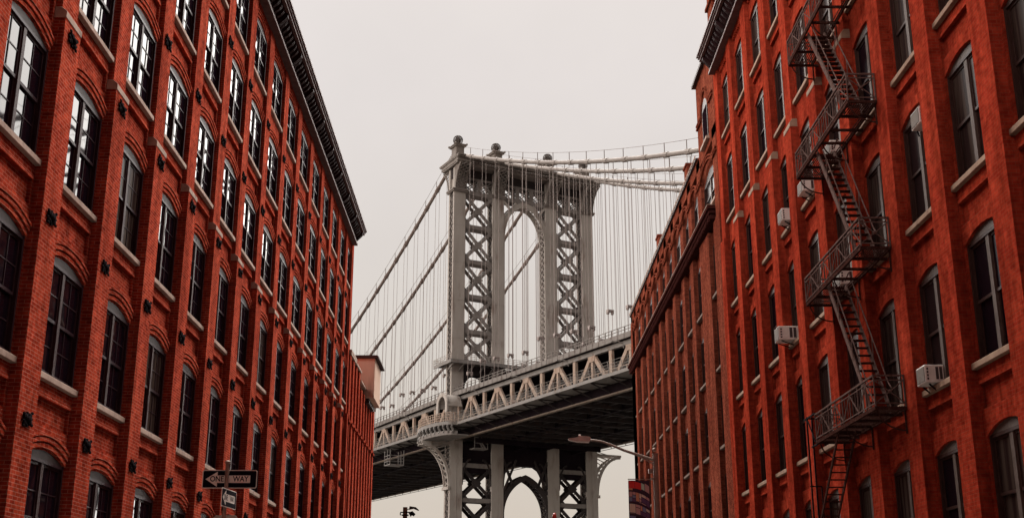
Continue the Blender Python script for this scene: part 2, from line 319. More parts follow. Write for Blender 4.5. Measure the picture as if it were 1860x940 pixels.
def frame_mesh(w, h, rise, kind, var=0):
    """window in local coords: x across 0..w (along the wall), y = depth into the wall, z up from the sill top; returns frame, glass, head meshes"""
    fr = MB(); gl = MB(); hd = MB(); mu = MB()
    t = .07
    sp = h
    ap = arch_pts(0, w, sp, rise)
    # arched head board between the spring line and the arch
    hz = sp + .02
    pts = [(0, hz)] + ap + [(w, hz)]
    hd.prism(pts, lambda p, d: (p[0], d, p[1]), .10, .16)
    fr.box(0, t, .08, .22, 0, hz); fr.box(w - t, w, .08, .22, 0, hz); fr.box(t, w - t, .08, .22, 0, .06); fr.box(t, w - t, .09, .22, hz - .07, hz - .002)
    mw = .13 if kind == 'L' else .16
    c = w / 2
    mu.box(c - mw / 2, c + mw / 2, .105, .21, .06, hz - .07)
    zm = .06 + (hz - .13) * .5
    for (x0, x1) in ((t, c - mw / 2), (c + mw / 2, w - t)):
        # lower sash sits 45 mm behind the upper one
        for (z0, z1, d) in ((.06, zm + .03, .165), (zm - .03, hz - .07, .135)):
            s_ = .055
            fr.box(x0 + .001, x0 + s_, d, d + .04, z0, z1); fr.box(x1 - s_, x1 - .001, d, d + .04, z0, z1)
            fr.box(x0 + s_, x1 - s_, d, d + .04, z0 + .001, z0 + s_ + .012); fr.box(x0 + s_, x1 - s_, d, d + .04, z1 - s_, z1 - .001)
            if kind == 'L':
                m_ = .024; cx = (x0 + x1) / 2; cz = (z0 + z1) / 2
                fr.box(cx - m_ / 2, cx + m_ / 2, d + .005, d + .035, z0 + s_, z1 - s_); fr.box(x0 + s_, x1 - s_, d + .007, d + .033, cz - m_ / 2, cz + m_ / 2)
            gl.poly([(x0 + s_, d + .02, z0 + s_), (x1 - s_, d + .02, z0 + s_), (x1 - s_, d + .02, z1 - s_), (x0 + s_, d + .02, z1 - s_)])
    return fr, gl, hd, mu
mesh_cache = {}
def put_window(root, s, X, dep, win, kind, pane, frm, mull, head, sillm, i, rise=.2, fwd=.10):
    k, r, a, bb, o0, o1, sb, st, sp = win
    w = round(o1 - o0, 3); h = round(sp - st, 3)
    key = (kind, w, h, pane.name, s, rise)
    if key not in mesh_cache:
        fr, gl, hd, mu = frame_mesh(w, h, rise, kind)
        # merge the frame pieces, each with its own paint
        me = fr.mesh('window_frame', [frm, mull, head])
        bm = bmesh.new(); bm.from_mesh(me)
        for q, idx in ((mu, 1), (hd, 2)):
            tmp = q.mesh('x', [frm]); n0 = len(bm.faces); bm.from_mesh(tmp); bm.faces.ensure_lookup_table()
            for f in bm.faces[n0:]: f.material_index = idx
            bpy.data.meshes.remove(tmp)
        bm.to_mesh(me); bm.free()
        mesh_cache[key] = (me, gl.mesh('window_pane', pane))
    me, gm = mesh_cache[key]
    # local x -> world y, local y (depth) -> s * world x
    M = Matrix(((0, s, 0, s * (X + dep - fwd)), (1, 0, 0, o0), (0, 0, 1, st), (0, 0, 0, 1)))
    o = link('window', me, root, M); link('pane', gm, o, M)
    sk = ('sill', round(bb - a, 3), s, sillm.name, kind)
    if sk not in mesh_cache: mesh_cache[sk] = MB().box(.01, bb - a - .01, -.17 if kind == 'D' else -.11, .14, -.13, 0).mesh('sill', sillm, bevel=.012)
    Ms = Matrix(((0, s, 0, s * (X + dep)), (1, 0, 0, a), (0, 0, 1, st), (0, 0, 0, 1)))
    link('sill', mesh_cache[sk], o, Ms)
for i, w_ in enumerate(wl): put_window(left, -1, 8.8, .23, w_, 'L', (G1 if w_[1] > 2 or i % 5 else G3), FRAME, MULL, HEAD, STONE, i)

# building bodies: party walls, roof, hidden street wall behind the camera
MB().box(-24, -9.15, -20, 15.03, GZ, 22.45).box(-24, -9.50, 15.03, 69.75, GZ, 22.4).build('body', BL, left)
MB().box(-9.4, -9.04, 15.0, 15.9, GZ, 22.4).build('end_wall', BL, left)
# iron star anchors: one rosette per pier and storey
def anchor_mesh(s):
    m = MB()
    for k in range(4):
        t = math.pi / 4 + k * math.pi / 2
        m.ball((0, .14 * math.cos(t), .14 * math.sin(t)), .085, 7, 5)
        m.ball((.03 * s, .245 * math.cos(t), .245 * math.sin(t)), .05, 6, 4)
    for t in range(4):
        a = t * math.pi / 2; m.bar((0, 0, 0), (0, .22 * math.cos(a), .22 * math.sin(a)), .06, .05)
    m.ball((.06, 0, 0), .10, 8, 6)
    return m.mesh('wall_anchor', IRON)
am = anchor_mesh(1)
for k, y in enumerate(LEFT_Y[:-1]):
    for z in (3.74, 7.70, 11.54, 14.98, 18.48):
        M = Matrix.Translation((-8.8 + .02 - (.10 if z > 12 else 0), y + .45, z)) @ Matrix.Rotation(R(random.uniform(-9, 9)), 4, 'X') @ Matrix.Scale(random.uniform(.8, .95), 4) @ Matrix.Scale(.65, 4, (1, 0, 0)) @ Matrix.Scale(1.35, 4, (0, 1, 0)) @ Matrix.Scale(.8, 4, (0, 0, 1))
        link('wall_anchor', am, left, M)
# stone caps where the piers step back
capm = MB().poly([(0, 0, 0)] * 3) if False else None
cm = MB(); cm.prism([(0, -.02), (.0, .12), (-.11, .22), (-.26, .22), (-.26, -.02)], lambda p, t: (p[0], t, p[1]), -.012, .912)
cmm = cm.mesh('pier_cap', STONE, bevel=.008)
for y in LEFT_Y[:-1]: link('pier_cap', cmm, left, Matrix.Translation((-8.785, y, 11.86)))
# cornice
def cornice(s, X, y0, y1, z, over, root, h=.8):
    def T(d, y, zz): return (s * (X - d), y, zz)       # d: outwards towards the street
    m = MB(T)
    m.box(-.3, .10, y0, y1, z - .06, z + .10)
    m.box(-.3, .16, y0, y1, z + .101, z + .5)
    m.box(-.3, over - .16, y0, y1, z + .501, z + h - .18)
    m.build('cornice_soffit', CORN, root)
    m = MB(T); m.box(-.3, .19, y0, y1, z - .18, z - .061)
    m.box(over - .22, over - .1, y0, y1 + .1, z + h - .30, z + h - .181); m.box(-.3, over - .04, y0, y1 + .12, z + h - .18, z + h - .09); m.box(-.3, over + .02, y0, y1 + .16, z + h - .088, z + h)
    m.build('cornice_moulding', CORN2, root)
    def bm_(e, w):
        q = MB(lambda d, y, zz: (s * -d, y, zz)); q.prism([(.12, .08), (.2, .02 if w > .2 else .12), (e * .8, .24), (e, .36), (e, .5), (.12, .5)], lambda p, t: (p[0], t, p[1]), 0, w); return q
    small = bm_(over - .25, .16).mesh('cornice_bracket', CORN); large = bm_(over - .16, .24).mesh('cornice_bracket', CORN)
    n = int((y1 - y0) / .42); far = []
    for k in range(n):
        y = y0 + .1 + k * .42
        if n - k <= 98: link('cornice_bracket', large if k % 8 == 0 else small, root, Matrix.Translation((s * X, y, z)))
        else: far.append(y)
    q = MB(lambda d, y, zz: (s * (X - d), y, zz))
    for y in far: q.prism([(.12, z + .08), (.2, z + .12), (.35, z + .24), (.43, z + .36), (.43, z + .5), (.12, z + .5)], lambda p, t: (p[0], t, p[1]), y, y + .16)
    if far: q.build('cornice_bracket', CORN, root)['kind'] = 'stuff'
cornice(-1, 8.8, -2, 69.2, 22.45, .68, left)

# lower wing at the far end of the left block, stepped parapet
wing = thing('brick_annexe', 'lower narrow brick annexe with stepped parapet at the far end of the left block', 'building', (-14, 77, GZ))
p = MB(); p.box(-24, -9.05, 69.8, 84.0, GZ, 15.2)
p.box(-9.3, -9.04, 69.46, 74.9, 15.0, 15.62); p.box(-9.3, -9.04, 74.9, 84.2, 14.9, 15.1); p.build('wall', BL, wing)
p = MB(); y = 69.46
while y < 84:
    p.box(-9.1, -8.8, y, y + .62, GZ, 15.58 if y < 74.5 else 14.7); p.box(-9.1, -8.72, y - .03, y + .65, 11.6, 11.75); y += 1.55
p.build('pier', BL, wing)
p = MB(); p.box(-9.4, -8.74, 69.48, 72.2, 15.75, 15.9); p.box(-9.4, -8.75, 69.47, 72.1, 15.6, 15.749)
p.box(-9.38, -8.73, 72.25, 75.0, 15.58, 15.7); p.box(-9.4, -8.75, 75.05, 84.2, 15.1, 15.2); p.build('coping', STONE, wing)
for k, y in enumerate((70.15, 71.7, 73.25, 74.8, 76.35, 77.9, 79.45, 81.0, 82.55)):
    for z in (2.4, 6.2, 10.0):
        f = MB().box(-9.06, -9.0, y + .1, y + .85, z, z + 2.2).build('window', FRAME, wing)
        MB().box(-9.0, -8.995, y + .16, y + .79, z + .06, z + 2.14).build('pane', G1, f); MB().box(-9.06, -8.9, y + .04, y + .92, z - .12, z - .002).build('sill', STONE, f)
bk = thing('bulkhead_box', 'beige stucco box with brown coping jutting out high over the left annexe', 'bulkhead', (-9.9, 80, 14.55))
MB().box(-11.6, -8.25, 78, 82, 14.62, 17.25).build('body', STUCCO, bk, bevel=.02)
MB().box(-11.8, -8.0, 77.8, 82.2, 17.255, 17.36).box(-11.75, -8.08, 77.88, 82.1, 17.362, 17.44).build('coping', COPING, bk)
MB().box(-11.4, -8.6, 78.3, 81.8, 14.3, 14.615).box(-10.4, -9.0, 78.6, 81.4, 13.6, 14.299).build('base', COPING, bk)

# ------------------------------------------------------------------ right block
RIGHT_Y = [14.8, 17.9, 21.0, 24.08, 27.09, 30.15, 33.2, 36.33, 39.18, 42.3, 45.4, 48.45]
RIGHT_R = [(1.25, 3.72), (5.1, 7.72), (9.0, 11.65), (12.9, 15.45), (16.65, 19.25), (20.55, 22.95)]
right = thing('red_brick_block', 'orange red brick block with tan sills carrying the iron fire escape', 'building', (17, 25, GZ))
wr = facade(1, 9.6, RIGHT_Y, .87, 0, 24.1, RIGHT_R, .24, BR_, right, rise=.22, caps=(16.0, .08), reveal=.3)
for i, w_ in enumerate(wr):
    k, r = w_[0], w_[1]
    pane = random.choice([G2, G3, G3, G4]) if r > 0 else G3
    if k == 3 and r == 0: pane = G4
    put_window(right, 1, 9.6, .24, w_, 'R', pane, FRAME_R, MULL_R, MULL_R, STONE2, i, rise=.22, fwd=.03)
cm = MB(); cm.prism([(0, -.02), (.0, .14), (.09, .26), (.26, .26), (.26, -.02)], lambda p, t: (p[0], t, p[1]), -.012, .882)
cmm = cm.mesh('pier_cap', STONE2, bevel=.008)
for y in RIGHT_Y[:-1]: link('pier_cap', cmm, right, Matrix.Translation((9.585, y, 15.9)))
MB().box(9.95, 26, -20, 14.8, GZ, 24.1).box(10.3, 26, 14.8, 49.2, GZ, 24.0).build('body', BR_, right)
MB().box(9.84, 10.2, 14.8, 15.6, GZ, 24.0).build('end_wall', BR_, right)
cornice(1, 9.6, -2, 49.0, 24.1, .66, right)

# far right block, darker brick
dark = thing('dark_brick_building', 'darker brown brick building with deep pilasters and heavy ledge beyond the orange block', 'building', (17, 67, GZ))
DY = [49.3, 53.72, 56.75, 59.62, 62.93, 65.96, 68.9, 71.9, 75.25, 78.5, 81.9, 83.9]
DR = [(.55, 2.9), (4.05, 6.4), (7.5, 9.85), (10.95, 13.25), (14.3, 16.8)]
wd = facade(1, 9.62, DY, 1.0, 0, 17.55, DR, .22, BR2, dark, rise=.18, jamb=(.30, .10), reveal=.25, panel=False, bay_jamb={0: (.6, 1.5)}, corbel=False)
MB().box(9.63, 9.9, 50.28, 50.88, GZ, 17.5).box(9.63, 9.9, 52.24, 53.75, GZ, 17.5).build('wall_infill', BR2, dark)
for i, w_ in enumerate(wd): put_window(dark, 1, 9.62, .22, w_, 'D', G4 if i % 4 else G2, FRAME_R, FRAME_R, FRAME_R, SILLD, i)
up = facade(1, 9.66, DY, 1.0, 0, 21.8, [(18.5, 20.1)], .16, BR2, dark, rise=.45, jamb=(.12, .1), reveal=.3, panel=False, corbel=False, zbase=17.56)
for i, w_ in enumerate(up):
    put_window(dark, 1, 9.66, .16, w_, 'D', G4 if i % 3 else G2, FRAME_R, MULL_R, FRAME_R, STONE, i, rise=.45)
# corbel moulding that waves over the top-row arches, and the arched lintel course
m = MB(lambda d, y, z: (9.66 + d, y, z))
for k in range(len(DY) - 1):
    a, bb = DY[k] + 1.0, DY[k + 1]
    pts = [(DY[k], 20.45)] + [(y, z + .25) for y, z in arch_pts(a, bb, 20.15, .45, 8)] + [(bb + .0, 20.45)]
    for p, q in zip(pts[:-1], pts[1:]): [m.bar((-.03, p[0], p[1] + o_), (-.03, q[0], q[1] + o_), .1, .07) for o_ in (0, .17)]
m.build('string_course', BR2, dark)
m = MB(); m.box(9.32, 9.9, 50.4, 85.0, 18.04, 18.2); m.box(9.4, 9.9, 50.5, 84.9, 17.86, 18.038); m.box(9.48, 9.9, 50.6, 84.8, 17.62, 17.858)
for k in range(84): m.box(9.43, 9.49, 50.7 + k * .41, 50.88 + k * .41, 17.64, 17.84)
m.build('ledge', noisy('ledge_brownstone', (.035, .011, .010), (.055, .018, .015), 2, .9, spec=0), dark)
m = MB(); m.box(9.31, 9.6, 50.38, 85.03, 18.205, 18.235); m.build('ledge_flashing', STONE, dark)
m = MB(); m.box(9.97, 26, 49.25, 84.9, GZ, 21.75); m.box(9.66, 10.0, 49.3, 84.95, 21.3, 21.9)
m.box(9.62, 9.98, 83.9, 84.9, GZ, 21.3); m.build('body', BR2, dark)
m = MB()
# the taller first bay with its own arched window
m.box(9.68, 26, 49.3, 53.9, 21.91, 25.6); m.build('tower_bay', BR2, dark)
f = MB().box(9.64, 9.675, 51.0, 52.3, 21.75, 23.5).prism(arch_pts(51.0, 52.3, 23.5, .45), lambda p, t: (t, p[0], p[1]), 9.64, 9.675).build('window', FRAME_R, dark)
MB().box(9.63, 9.637, 51.12, 52.18, 21.87, 23.45).build('pane', mat('pane_unlit', (.01, .005, .007), 1, 0, 0), f); MB().box(9.5, 9.68, 50.8, 52.5, 21.62, 21.748).build('sill', STONE, f)
m = MB()
pts = [(49.6, 23.3), (50.6, 23.3)] + [(y, z + .35) for y, z in arch_pts(51.0, 52.3, 23.5, .5, 8)] + [(52.7, 23.3), (53.9, 23.3)]
for p, q in zip(pts[:-1], pts[1:]): [m.bar((9.64, p[0], p[1] + o_), (9.64, q[0], q[1] + o_), .1, .08) for o_ in (0, .18)]
m.build('string_course', BR2, dark)
m = MB().box(9.5, 10.1, 49.3, 54.1, 25.6, 25.75); m.box(9.56, 10.1, 54.15, 85.05, 21.9, 21.98); m.build('coping', COPING, dark)
m = MB()
for k in range(70): m.box(9.53, 9.57, 54.3 + k * .44, 54.52 + k * .44, 21.99, 22.06)
m.bar((9.55, 54.2, 22.09), (9.55, 85, 22.09), .035); m.build('roof_conduit', STONE, dark)
for (y0, y1, x0, x1, zt) in ((58.0, 58.9, 9.75, 10.6, 23.25), (69.6, 70.5, 9.75, 10.6, 23.2)):
    MB().box(x0, x1, y0, y1, 21.75, zt - .12).box(x0 - .06, x1 + .06, y0 - .06, y1 + .06, zt - .119, zt).build('chimney', BR2, dark)
MB().box(9.9, 11.2, 49.9, 51.0, 25.61, 30.5).box(9.8, 11.3, 49.8, 51.1, 28.2, 28.35).build('chimney', BR2, dark)

# ------------------------------------------------------------------ fire escape
fe = thing('fire_escape', 'rusty iron fire escape with slatted balconies and steep stairs on the right brick wall', 'fire escape', (9.3, 30.5, 1.5))
XO, XI, Y0, Y1 = 8.87, 9.58, 27.78, 33.2
LV = [5.02, 8.97, 12.87, 16.58, 20.45]
for li, z in enumerate(LV):
    hole = (28.3, 31.3)
    m = MB()
    for x in (XO, XI): m.bar((x, Y0, z - .03), (x, Y1, z - .03), .05, .09)
    for k in range(12):       # floor slats laid along the platform, cut out where the stair rises
        x = XO + .03 + k * (XI - XO - .06) / 11
        if x > 9.42: segs = [(Y0, Y1)]
        elif li == 4: segs = [(Y0, Y1)]
        else: segs = [(Y0, Y1)]
        if li > 0 and x < 9.46 and x > 8.9: segs = [(Y0, 28.9), (31.35, Y1)]
        for q0, q1 in segs: m.box(x - .010, x + .010, q0, q1, z - .01, z + .012)
    y = Y0
    while y <= Y1 + .01:
        m.bar((XO, y, z - .04), (XI + .2, y, z - .04), .05, .07)
        y += (Y1 - Y0) / 6
    m.build('platform', FE, fe)
    m = MB()
    def panel_(p, q, n):
        p = Vector(p); q = Vector(q)
        for h, t in ((.74, .045), (.63, .025), (.08, .03)): m.bar(p + Vector((0, 0, h)), q + Vector((0, 0, h)), t)
        for k in range(n + 1):
            c = p.lerp(q, k / n); m.bar(c, c + Vector((0, 0, .76)), .032)
            if k < n:
                d = p.lerp(q, (k + 1) / n); mid = (c + d) / 2
                if k % 2: m.bar(c + Vector((0, 0, .63)), d + Vector((0, 0, .08)), .024)
                else: m.bar(c + Vector((0, 0, .08)), d + Vector((0, 0, .63)), .024)
                for g in (.33, .66):
                    c2 = c.lerp(d, g); m.bar(c2 + Vector((0, 0, .08)), c2 + Vector((0, 0, .63)), .014)
    panel_((XO, Y0, z), (XO, Y1, z), 8)
    for yy in (Y0, Y1):
        p, q = (XO, yy, z), (XI, yy, z)
        for h, t in ((.74, .04), (.63, .025), (.08, .03)): m.bar((XO, yy, z + h), (XI, yy, z + h), t)
        m.bar((XI, yy, z), (XI, yy, z + .76), .035)
        m.bar((XO, yy, z + .63), (XI, yy, z + .08), .024); m.bar((XO, yy, z + .08), (XI, yy, z + .63), .024)
        m.ball((XO / 2 + XI / 2, yy, z + .355), .05, 6, 4)
    m.build('railing', FE2, fe)
    for yy in (Y0 + .1, 30.5, Y1 - .1):
        m = MB(); pts = []
        for k in range(9):
            t = k / 8 * math.pi / 2; pts.append((XI + .02 - (XI - XO - .04) * math.sin(t), yy, z - .55 + .5 * (1 - math.cos(t))))
        for p, q in zip(pts[:-1], pts[1:]): m.bar(p, q, .03)
        m.bar((XI, yy, z - .62), (XI, yy, z - .05), .035)
        m.build('bracket', FE, fe)
    if li > 0:                # stair down to the platform below
        zb = LV[li - 1]; yt, yb = 31.25, 28.45
        m = MB()
        for x in (8.97, 9.44): m.bar((x, yt, z - .02), (x, yb, zb), .035, .15)
        m.build('stair_stringer', FE2, fe); m = MB()
        n = 17
        for k in range(1, n):
            t = k / n; yy = yt + (yb - yt) * t; zz = z + (zb - z) * t
            m.box(8.985, 9.425, yy - .085, yy + .085, zz - .012, zz + .012)
        m.build('stair', FE, fe)
        m = MB()
        for x in (8.95, 9.47):
            m.tube([(x, yt + .05, z + .15), (x, yt - .3, z + .28), (x, yb + .1, zb + .72), (x, yb - .1, zb + .55)], .018, 6)
            for t in (.3, .62): m.bar((x, yt + (yb - yt) * t, z + (zb - z) * t), (x, yt + (yb - yt) * t - .02, z + (zb - z) * t + .55), .02)
        m.build('handrail', FE2, fe)
m = MB()                      # drop ladder and its guide frame
for x in (8.93, 9.38): m.bar((x, 31.2, 5.0), (x, 35.0, 1.7), .04, .09)
for k in range(19):
    t = (k + .5) / 19; m.bar((8.93, 31.2 + 3.8 * t, 5.0 - 3.3 * t), (9.38, 31.2 + 3.8 * t, 5.0 - 3.3 * t), .03, .035)
m.build('drop_ladder', FE, fe)
m = MB()
for x in (8.86, 9.0): m.bar((x, 34.1, 1.0), (x, 34.1, 5.85), .04)
m.bar((8.86, 33.2, 5.8), (8.86, 34.4, 5.8), .04); m.bar((8.86, 34.1, 5.8), (9.58, 34.1, 5.8), .04)
m.bar((8.95, Y1, 4.98), (8.95, 34.1, 4.98), .04); m.bar((8.86, 34.3, 3.9), (9.2, 34.3, 3.9), .03); m.bar((9.2, 34.3, 1.0), (9.2, 34.3, 3.9), .03)
m.bar((8.86, 33.3, 5.0), (8.86, 34.1, 5.8), .03)
m.build('ladder_guide', IRON, fe)

# ------------------------------------------------------------------ air conditioners
def ac(y0, y1, x0, z0, z1, label, x1=9.98):
    t = thing('air_conditioner', label, 'air conditioner', ((x0 + x1) / 2, (y0 + y1) / 2, z0), 'window air conditioners on the right facade')
    MB().box(x0, x1, y0, y1, z0, z1).build('case', ACW, t, bevel=.012)
    m = MB(); w = .035
    m.box(x0 - .012, x0 - .001, y0 + w, y1 - w, z0 + w, z1 - w)
    m.build('condenser_grille', ACG, t)
    dx = x1 - x0
    for q in (.50, .68): MB().box(x0 + dx * q, x0 + dx * (q + .13), y0 - .008, y0 - .001, z0 + .07, z1 - .05).build('side_vent', ACD, t)
    for k in range(4): MB().box(x0 + dx * .08, x0 + dx * .16, y0 - .008, y0 - .001, z0 + .06 + k * (z1 - z0 - .1) / 4, z0 + .11 + k * (z1 - z0 - .1) / 4).build('louvre_slot', ACD, t)
    for yb_ in (y0 + .08, y1 - .08): MB().bar((x0 + .1, yb_, z0 - .02), (9.75, yb_, z0 - .16), .03).build('support', IRON, t)
ac(38.4, 39.0, 9.25, 9.16, 9.62, 'large white air conditioner with square louvre slots on its own, below the stone pier caps')
ac(26.1, 26.66, 9.50, 5.26, 5.66, 'white air conditioner jutting from a window beside the lowest fire escape balcony')
ac(25.1, 25.66, 9.62, 11.1, 11.5, 'white air conditioner tucked high under the arch of a window, none below it')
ac(34.75, 35.35, 9.42, 13.04, 13.42, 'white air conditioner on the sill just below the upper fire escape balcony corner')
ac(37.55, 38.15, 9.42, 13.04, 13.46, 'white air conditioner one bay beyond the upper fire escape balcony, on the pier capped bay')
ac(31.7, 32.5, 9.45, 9.14, 9.55, 'pale air conditioner behind the slats of the third fire escape balcony')
ac(31.6, 32.3, 9.45, 13.04, 13.4, 'small pale air conditioner seen behind the second fire escape balcony')

# ------------------------------------------------------------------ suspension bridge
AN = R(27.37); BX = (-7.147, 234.891)
def BT(v, u, z): return (BX[0] + math.cos(AN) * v - math.sin(AN) * u, BX[1] + math.sin(AN) * v + math.cos(AN) * u, z)
bridge = thing('suspension_bridge', 'grey steel suspension bridge with latticed tower, arched openings and cream deck trusses', 'bridge', (BX[0], BX[1], GZ))
COLS = [(-2.6, 0.05), (6.45, 9.1), (19.25, 21.95), (28.4, 31.1)]
def lattice(m, p, q, w0, w1, pitch, t=.1, axis=None):
    """zigzag between two parallel edges p->q offset by vectors w0 / w1"""
    p = Vector(p); q = Vector(q); w0 = Vector(w0); w1 = Vector(w1); n = max(2, int((q - p).length / pitch))
    for k in range(n):
        a = p.lerp(q, k / n); c = p.lerp(q, (k + 1) / n)
        m.bar(a + w0, c + w1, t); m.bar(a + w1, c + w0, t)
tower = None
D_ = 2.63
m = MB(BT)          # tower base / plinth: the parent of the tower's sub-parts
m.box(-6, 35, -6, 9, GZ, GZ + 3)
tower = m.build('tower', CONC, bridge)
CX = [(a + c) / 2 for a, c in COLS]
for (v0, v1) in COLS:
    m = MB(BT)
    zt = 92.6
    m.box(v0, v1, 0, .55, GZ + 3, zt); m.box(v0, v1, D_ - .55, D_, GZ + 3, zt)
    m.box(v0 + .4, v1 - .4, .551, D_ - .551, GZ + 3, zt)
    for z in range(8, 92, 8): m.box(v0 - .03, v1 + .03, -.035, .5, z + 0.0, z + .12)       # plate splices
    m.box(v0 + 1.28, v0 + 1.36, -.05, .02, GZ + 3, 35)
    m.build('column', STEEL, tower)
    for vv in (v0 + .05, v1 - .05):
        m = MB(BT); lattice(m, (vv, .55, 3), (vv, .55, 88), (0, 0, 0), (0, D_ - 1.1, 0), 1.25, .16)
        m.build('column_lattice', STEELM, tower)
        MB(BT).box(min(vv, vv + (.25 if vv < v0 + 1 else -.25)), max(vv, vv + (.25 if vv < v0 + 1 else -.25)), .56, D_ - .56, GZ + 3, 92).build('column_core', STEELD, tower) if False else None
    # capital: collar, flared brackets front and back
    m = MB(BT)
    m.box(v0 - .3, v1 + .3, -.35, D_ + .35, 87.3, 87.6); m.box(v0 - .45, v1 + .45, -.5, D_ + .5, 87.601, 87.9)
    for sgn in (-1, 1):
        base = 0 if sgn < 0 else D_
        prof = [(base, 87.9)] + [(base + sgn * (.5 + 2.6 * (t / 8) ** 2.2), 87.9 + 5.0 * t / 8) for t in range(9)] + [(base, 92.9)]
        for vv in (v0 + .02, v1 - .22): m.prism(prof, lambda p, t: (t, p[0], p[1]), vv, vv + .2) if sgn < 0 else None
        if sgn > 0:
            for vv in (v0 + .1, v1 - .1):
                pr = prof[1:-1]
                for p, q in zip(pr[:-1], pr[1:]): m.bar((vv, p[0], p[1]), (vv, q[0], q[1]), .22)
                for k in range(len(pr) - 1):
                    m.bar((vv, base, pr[k][1]), (vv, pr[k + 1][0], pr[k + 1][1]), .12); m.bar((vv, base, pr[k + 1][1]), (vv, pr[k][0], pr[k][1]), .12)
        else:
            pr = prof[1:-1]
            for k in range(len(pr) - 1):
                p, q = pr[k], pr[k + 1]
                for h in range(2):
                    a0 = v0 + .2 + h * (v1 - v0 - .4) / 2; a1 = a0 + (v1 - v0 - .4) / 2
                    m.bar((a0, p[0], p[1]), (a1, q[0], q[1]), .13); m.bar((a1, p[0], p[1]), (a0, q[0], q[1]), .13)
    m.build('capital', STEELC, tower)
    # pedestal and openwork globe finial
    c = (v0 + v1) / 2; uc = D_ / 2
    m = MB(BT)
    for (h, z0, z1) in ((2.0, 94.6, 95.0), (1.7, 95.0, 95.35), (1.35, 95.35, 95.9), (1.15, 95.9, 97.6), (1.55, 97.6, 97.85), (1.75, 97.85, 98.05)):
        m.box(c - h * .8, c + h * .8, uc - h, uc + h, z0, z1 - .004)
    for a in (-1, 1):
        for q in (-1, 1): m.ball((c + a * 1.3, uc + q * 1.6, 98.05), .28, 6, 4)
    m.build('pedestal', STEELC, tower)
    m = MB(BT)
    m.tube([(c, uc, 98.0), (c, uc, 98.2), (c, uc, 98.4), (c, uc, 98.6)], [.8, .55, .42, .7], 10)
    m.ball((c, uc, 99.4), .7, 10, 8)
    for k in range(10):
        t = 2 * math.pi * k / 10
        m.tube([(c + 1.0 * math.sin(p) * math.cos(t), uc + 1.0 * math.sin(p) * math.sin(t), 99.4 + 1.0 * math.cos(p)) for p in [math.pi * j / 8 for j in range(9)]], .085, 4)
    for p in (.7, 1.2, 1.57, 1.95, 2.4): m.tube([(c + 1.02 * math.sin(p) * math.cos(t), uc + 1.02 * math.sin(p) * math.sin(t), 99.4 + 1.02 * math.cos(p)) for t in [2 * math.pi * j / 12 for j in range(13)]], .07, 4, cap=False)
    m.build('finial', STEELM, tower)
# cornice of the tower
m = MB(BT)
V0, V1 = -3.0, 31.5
for (o, z0, z1) in ((0, 92.9, 93.25), (.35, 93.25, 93.6), (.2, 93.6, 94.0), (.75, 94.0, 94.25), (1.0, 94.25, 94.55)):
    m.box(V0 - o * .3, V1 + o * .3, -1.7 - o, D_ + 2.6 + o, z0, z1 - .004)
    for (v0, v1) in COLS: m.box(v0 - .5 - o * .2, v1 + .5 + o * .2, -2.35 - o, -1.69 - o, z0, z1 - .004)
k = V0 + .6
while k < V1 - .3: m.box(k, k + .28, -2.55, -1.7, 93.3, 93.58); k += .62
m.build('cornice', STEELC, tower)
m = MB(BT)           # dark box painting in the shade of the recess below the cornice
m.box(V0 + .6, V1 - .6, .6, D_ - .6, 90.6, 92.88); m.build('recess_shade_box', STEELD, tower)
# lattice frieze and horizontal chords
m = MB(BT)
for (a, c, nx) in ((COLS[0][1], COLS[1][0], 2), (COLS[1][1], COLS[2][0], 3), (COLS[2][1], COLS[3][0], 2)):
    for u in (.1, D_ - .5):
        m.box(a, c, u, u + .4, 87.1, 87.95); m.box(a, c, u, u + .4, 90.5, 90.9)
        for k in range(nx):
            p0 = a + (c - a) * k / nx; p1 = a + (c - a) * (k + 1) / nx
            for off in (-.28, .28):
                m.bar((p0, u + .2, 88.0 + off), (p1, u + .2, 90.5 + off), .2); m.bar((p0, u + .24, 90.5 + off), (p1, u + .24, 88.0 + off), .2)
            if k: m.box(p0 - .4, p0 + .4, u + .02, u + .35, 87.96, 90.49)
m.build('frieze', STEELB, tower)
# side panels: struts and crossed braces
def braced(a, c, zs, mt=STEELB):
    for i, z in enumerate(zs):
        m = MB(BT)
        for u in (.15, D_ - .6):
            m.box(a, c, u, u + .45, z - .42, z + .42)
        m.box(a, c, .601, D_ - .601, z - .36, z - .28)
        m.build('strut', STEELB, tower)
        if i + 1 < len(zs):
            z0 = zs[i + 1] + .42; z1 = z - .42; m = MB(BT); cv = (a + c) / 2; cz = (z0 + z1) / 2
            for u in (.3, D_ - .45):
                m.bar((a, u, z0), (c, u, z1), .62, .3, up=(0, 1, 0)); m.bar((a, u + .05, z1), (c, u + .05, z0), .62, .3, up=(0, 1, 0))
                m.prism([(cv - 1.0, cz), (cv - .45, cz + .75), (cv + .45, cz + .75), (cv + 1.0, cz), (cv + .45, cz - .75), (cv - .45, cz - .75)], lambda p, t: (p[0], t, p[1]), u - .17, u + .2)
                for (qa, sa) in ((a, 1), (c, -1)):
                    for (qz, sz) in ((z0, 1), (z1, -1)): m.prism([(qa, qz), (qa + sa * 1.3, qz), (qa, qz + sz * 1.5)], lambda p, t: (p[0], t, p[1]), u - .1, u + .1)
            # lacing between front and back brace planes
            for (p, q) in (((a, z0), (c, z1)), ((a, z1), (c, z0))):
                for k in range(7):
                    t0 = (k + .3) / 7; t1 = (k + .9) / 7
                    m.bar((p[0] + (q[0] - p[0]) * t0, .4, p[1] + (q[1] - p[1]) * t0), (p[0] + (q[0] - p[0]) * t1, D_ - .4, p[1] + (q[1] - p[1]) * t1), .12)
            m.build('cross_brace', mt, tower)
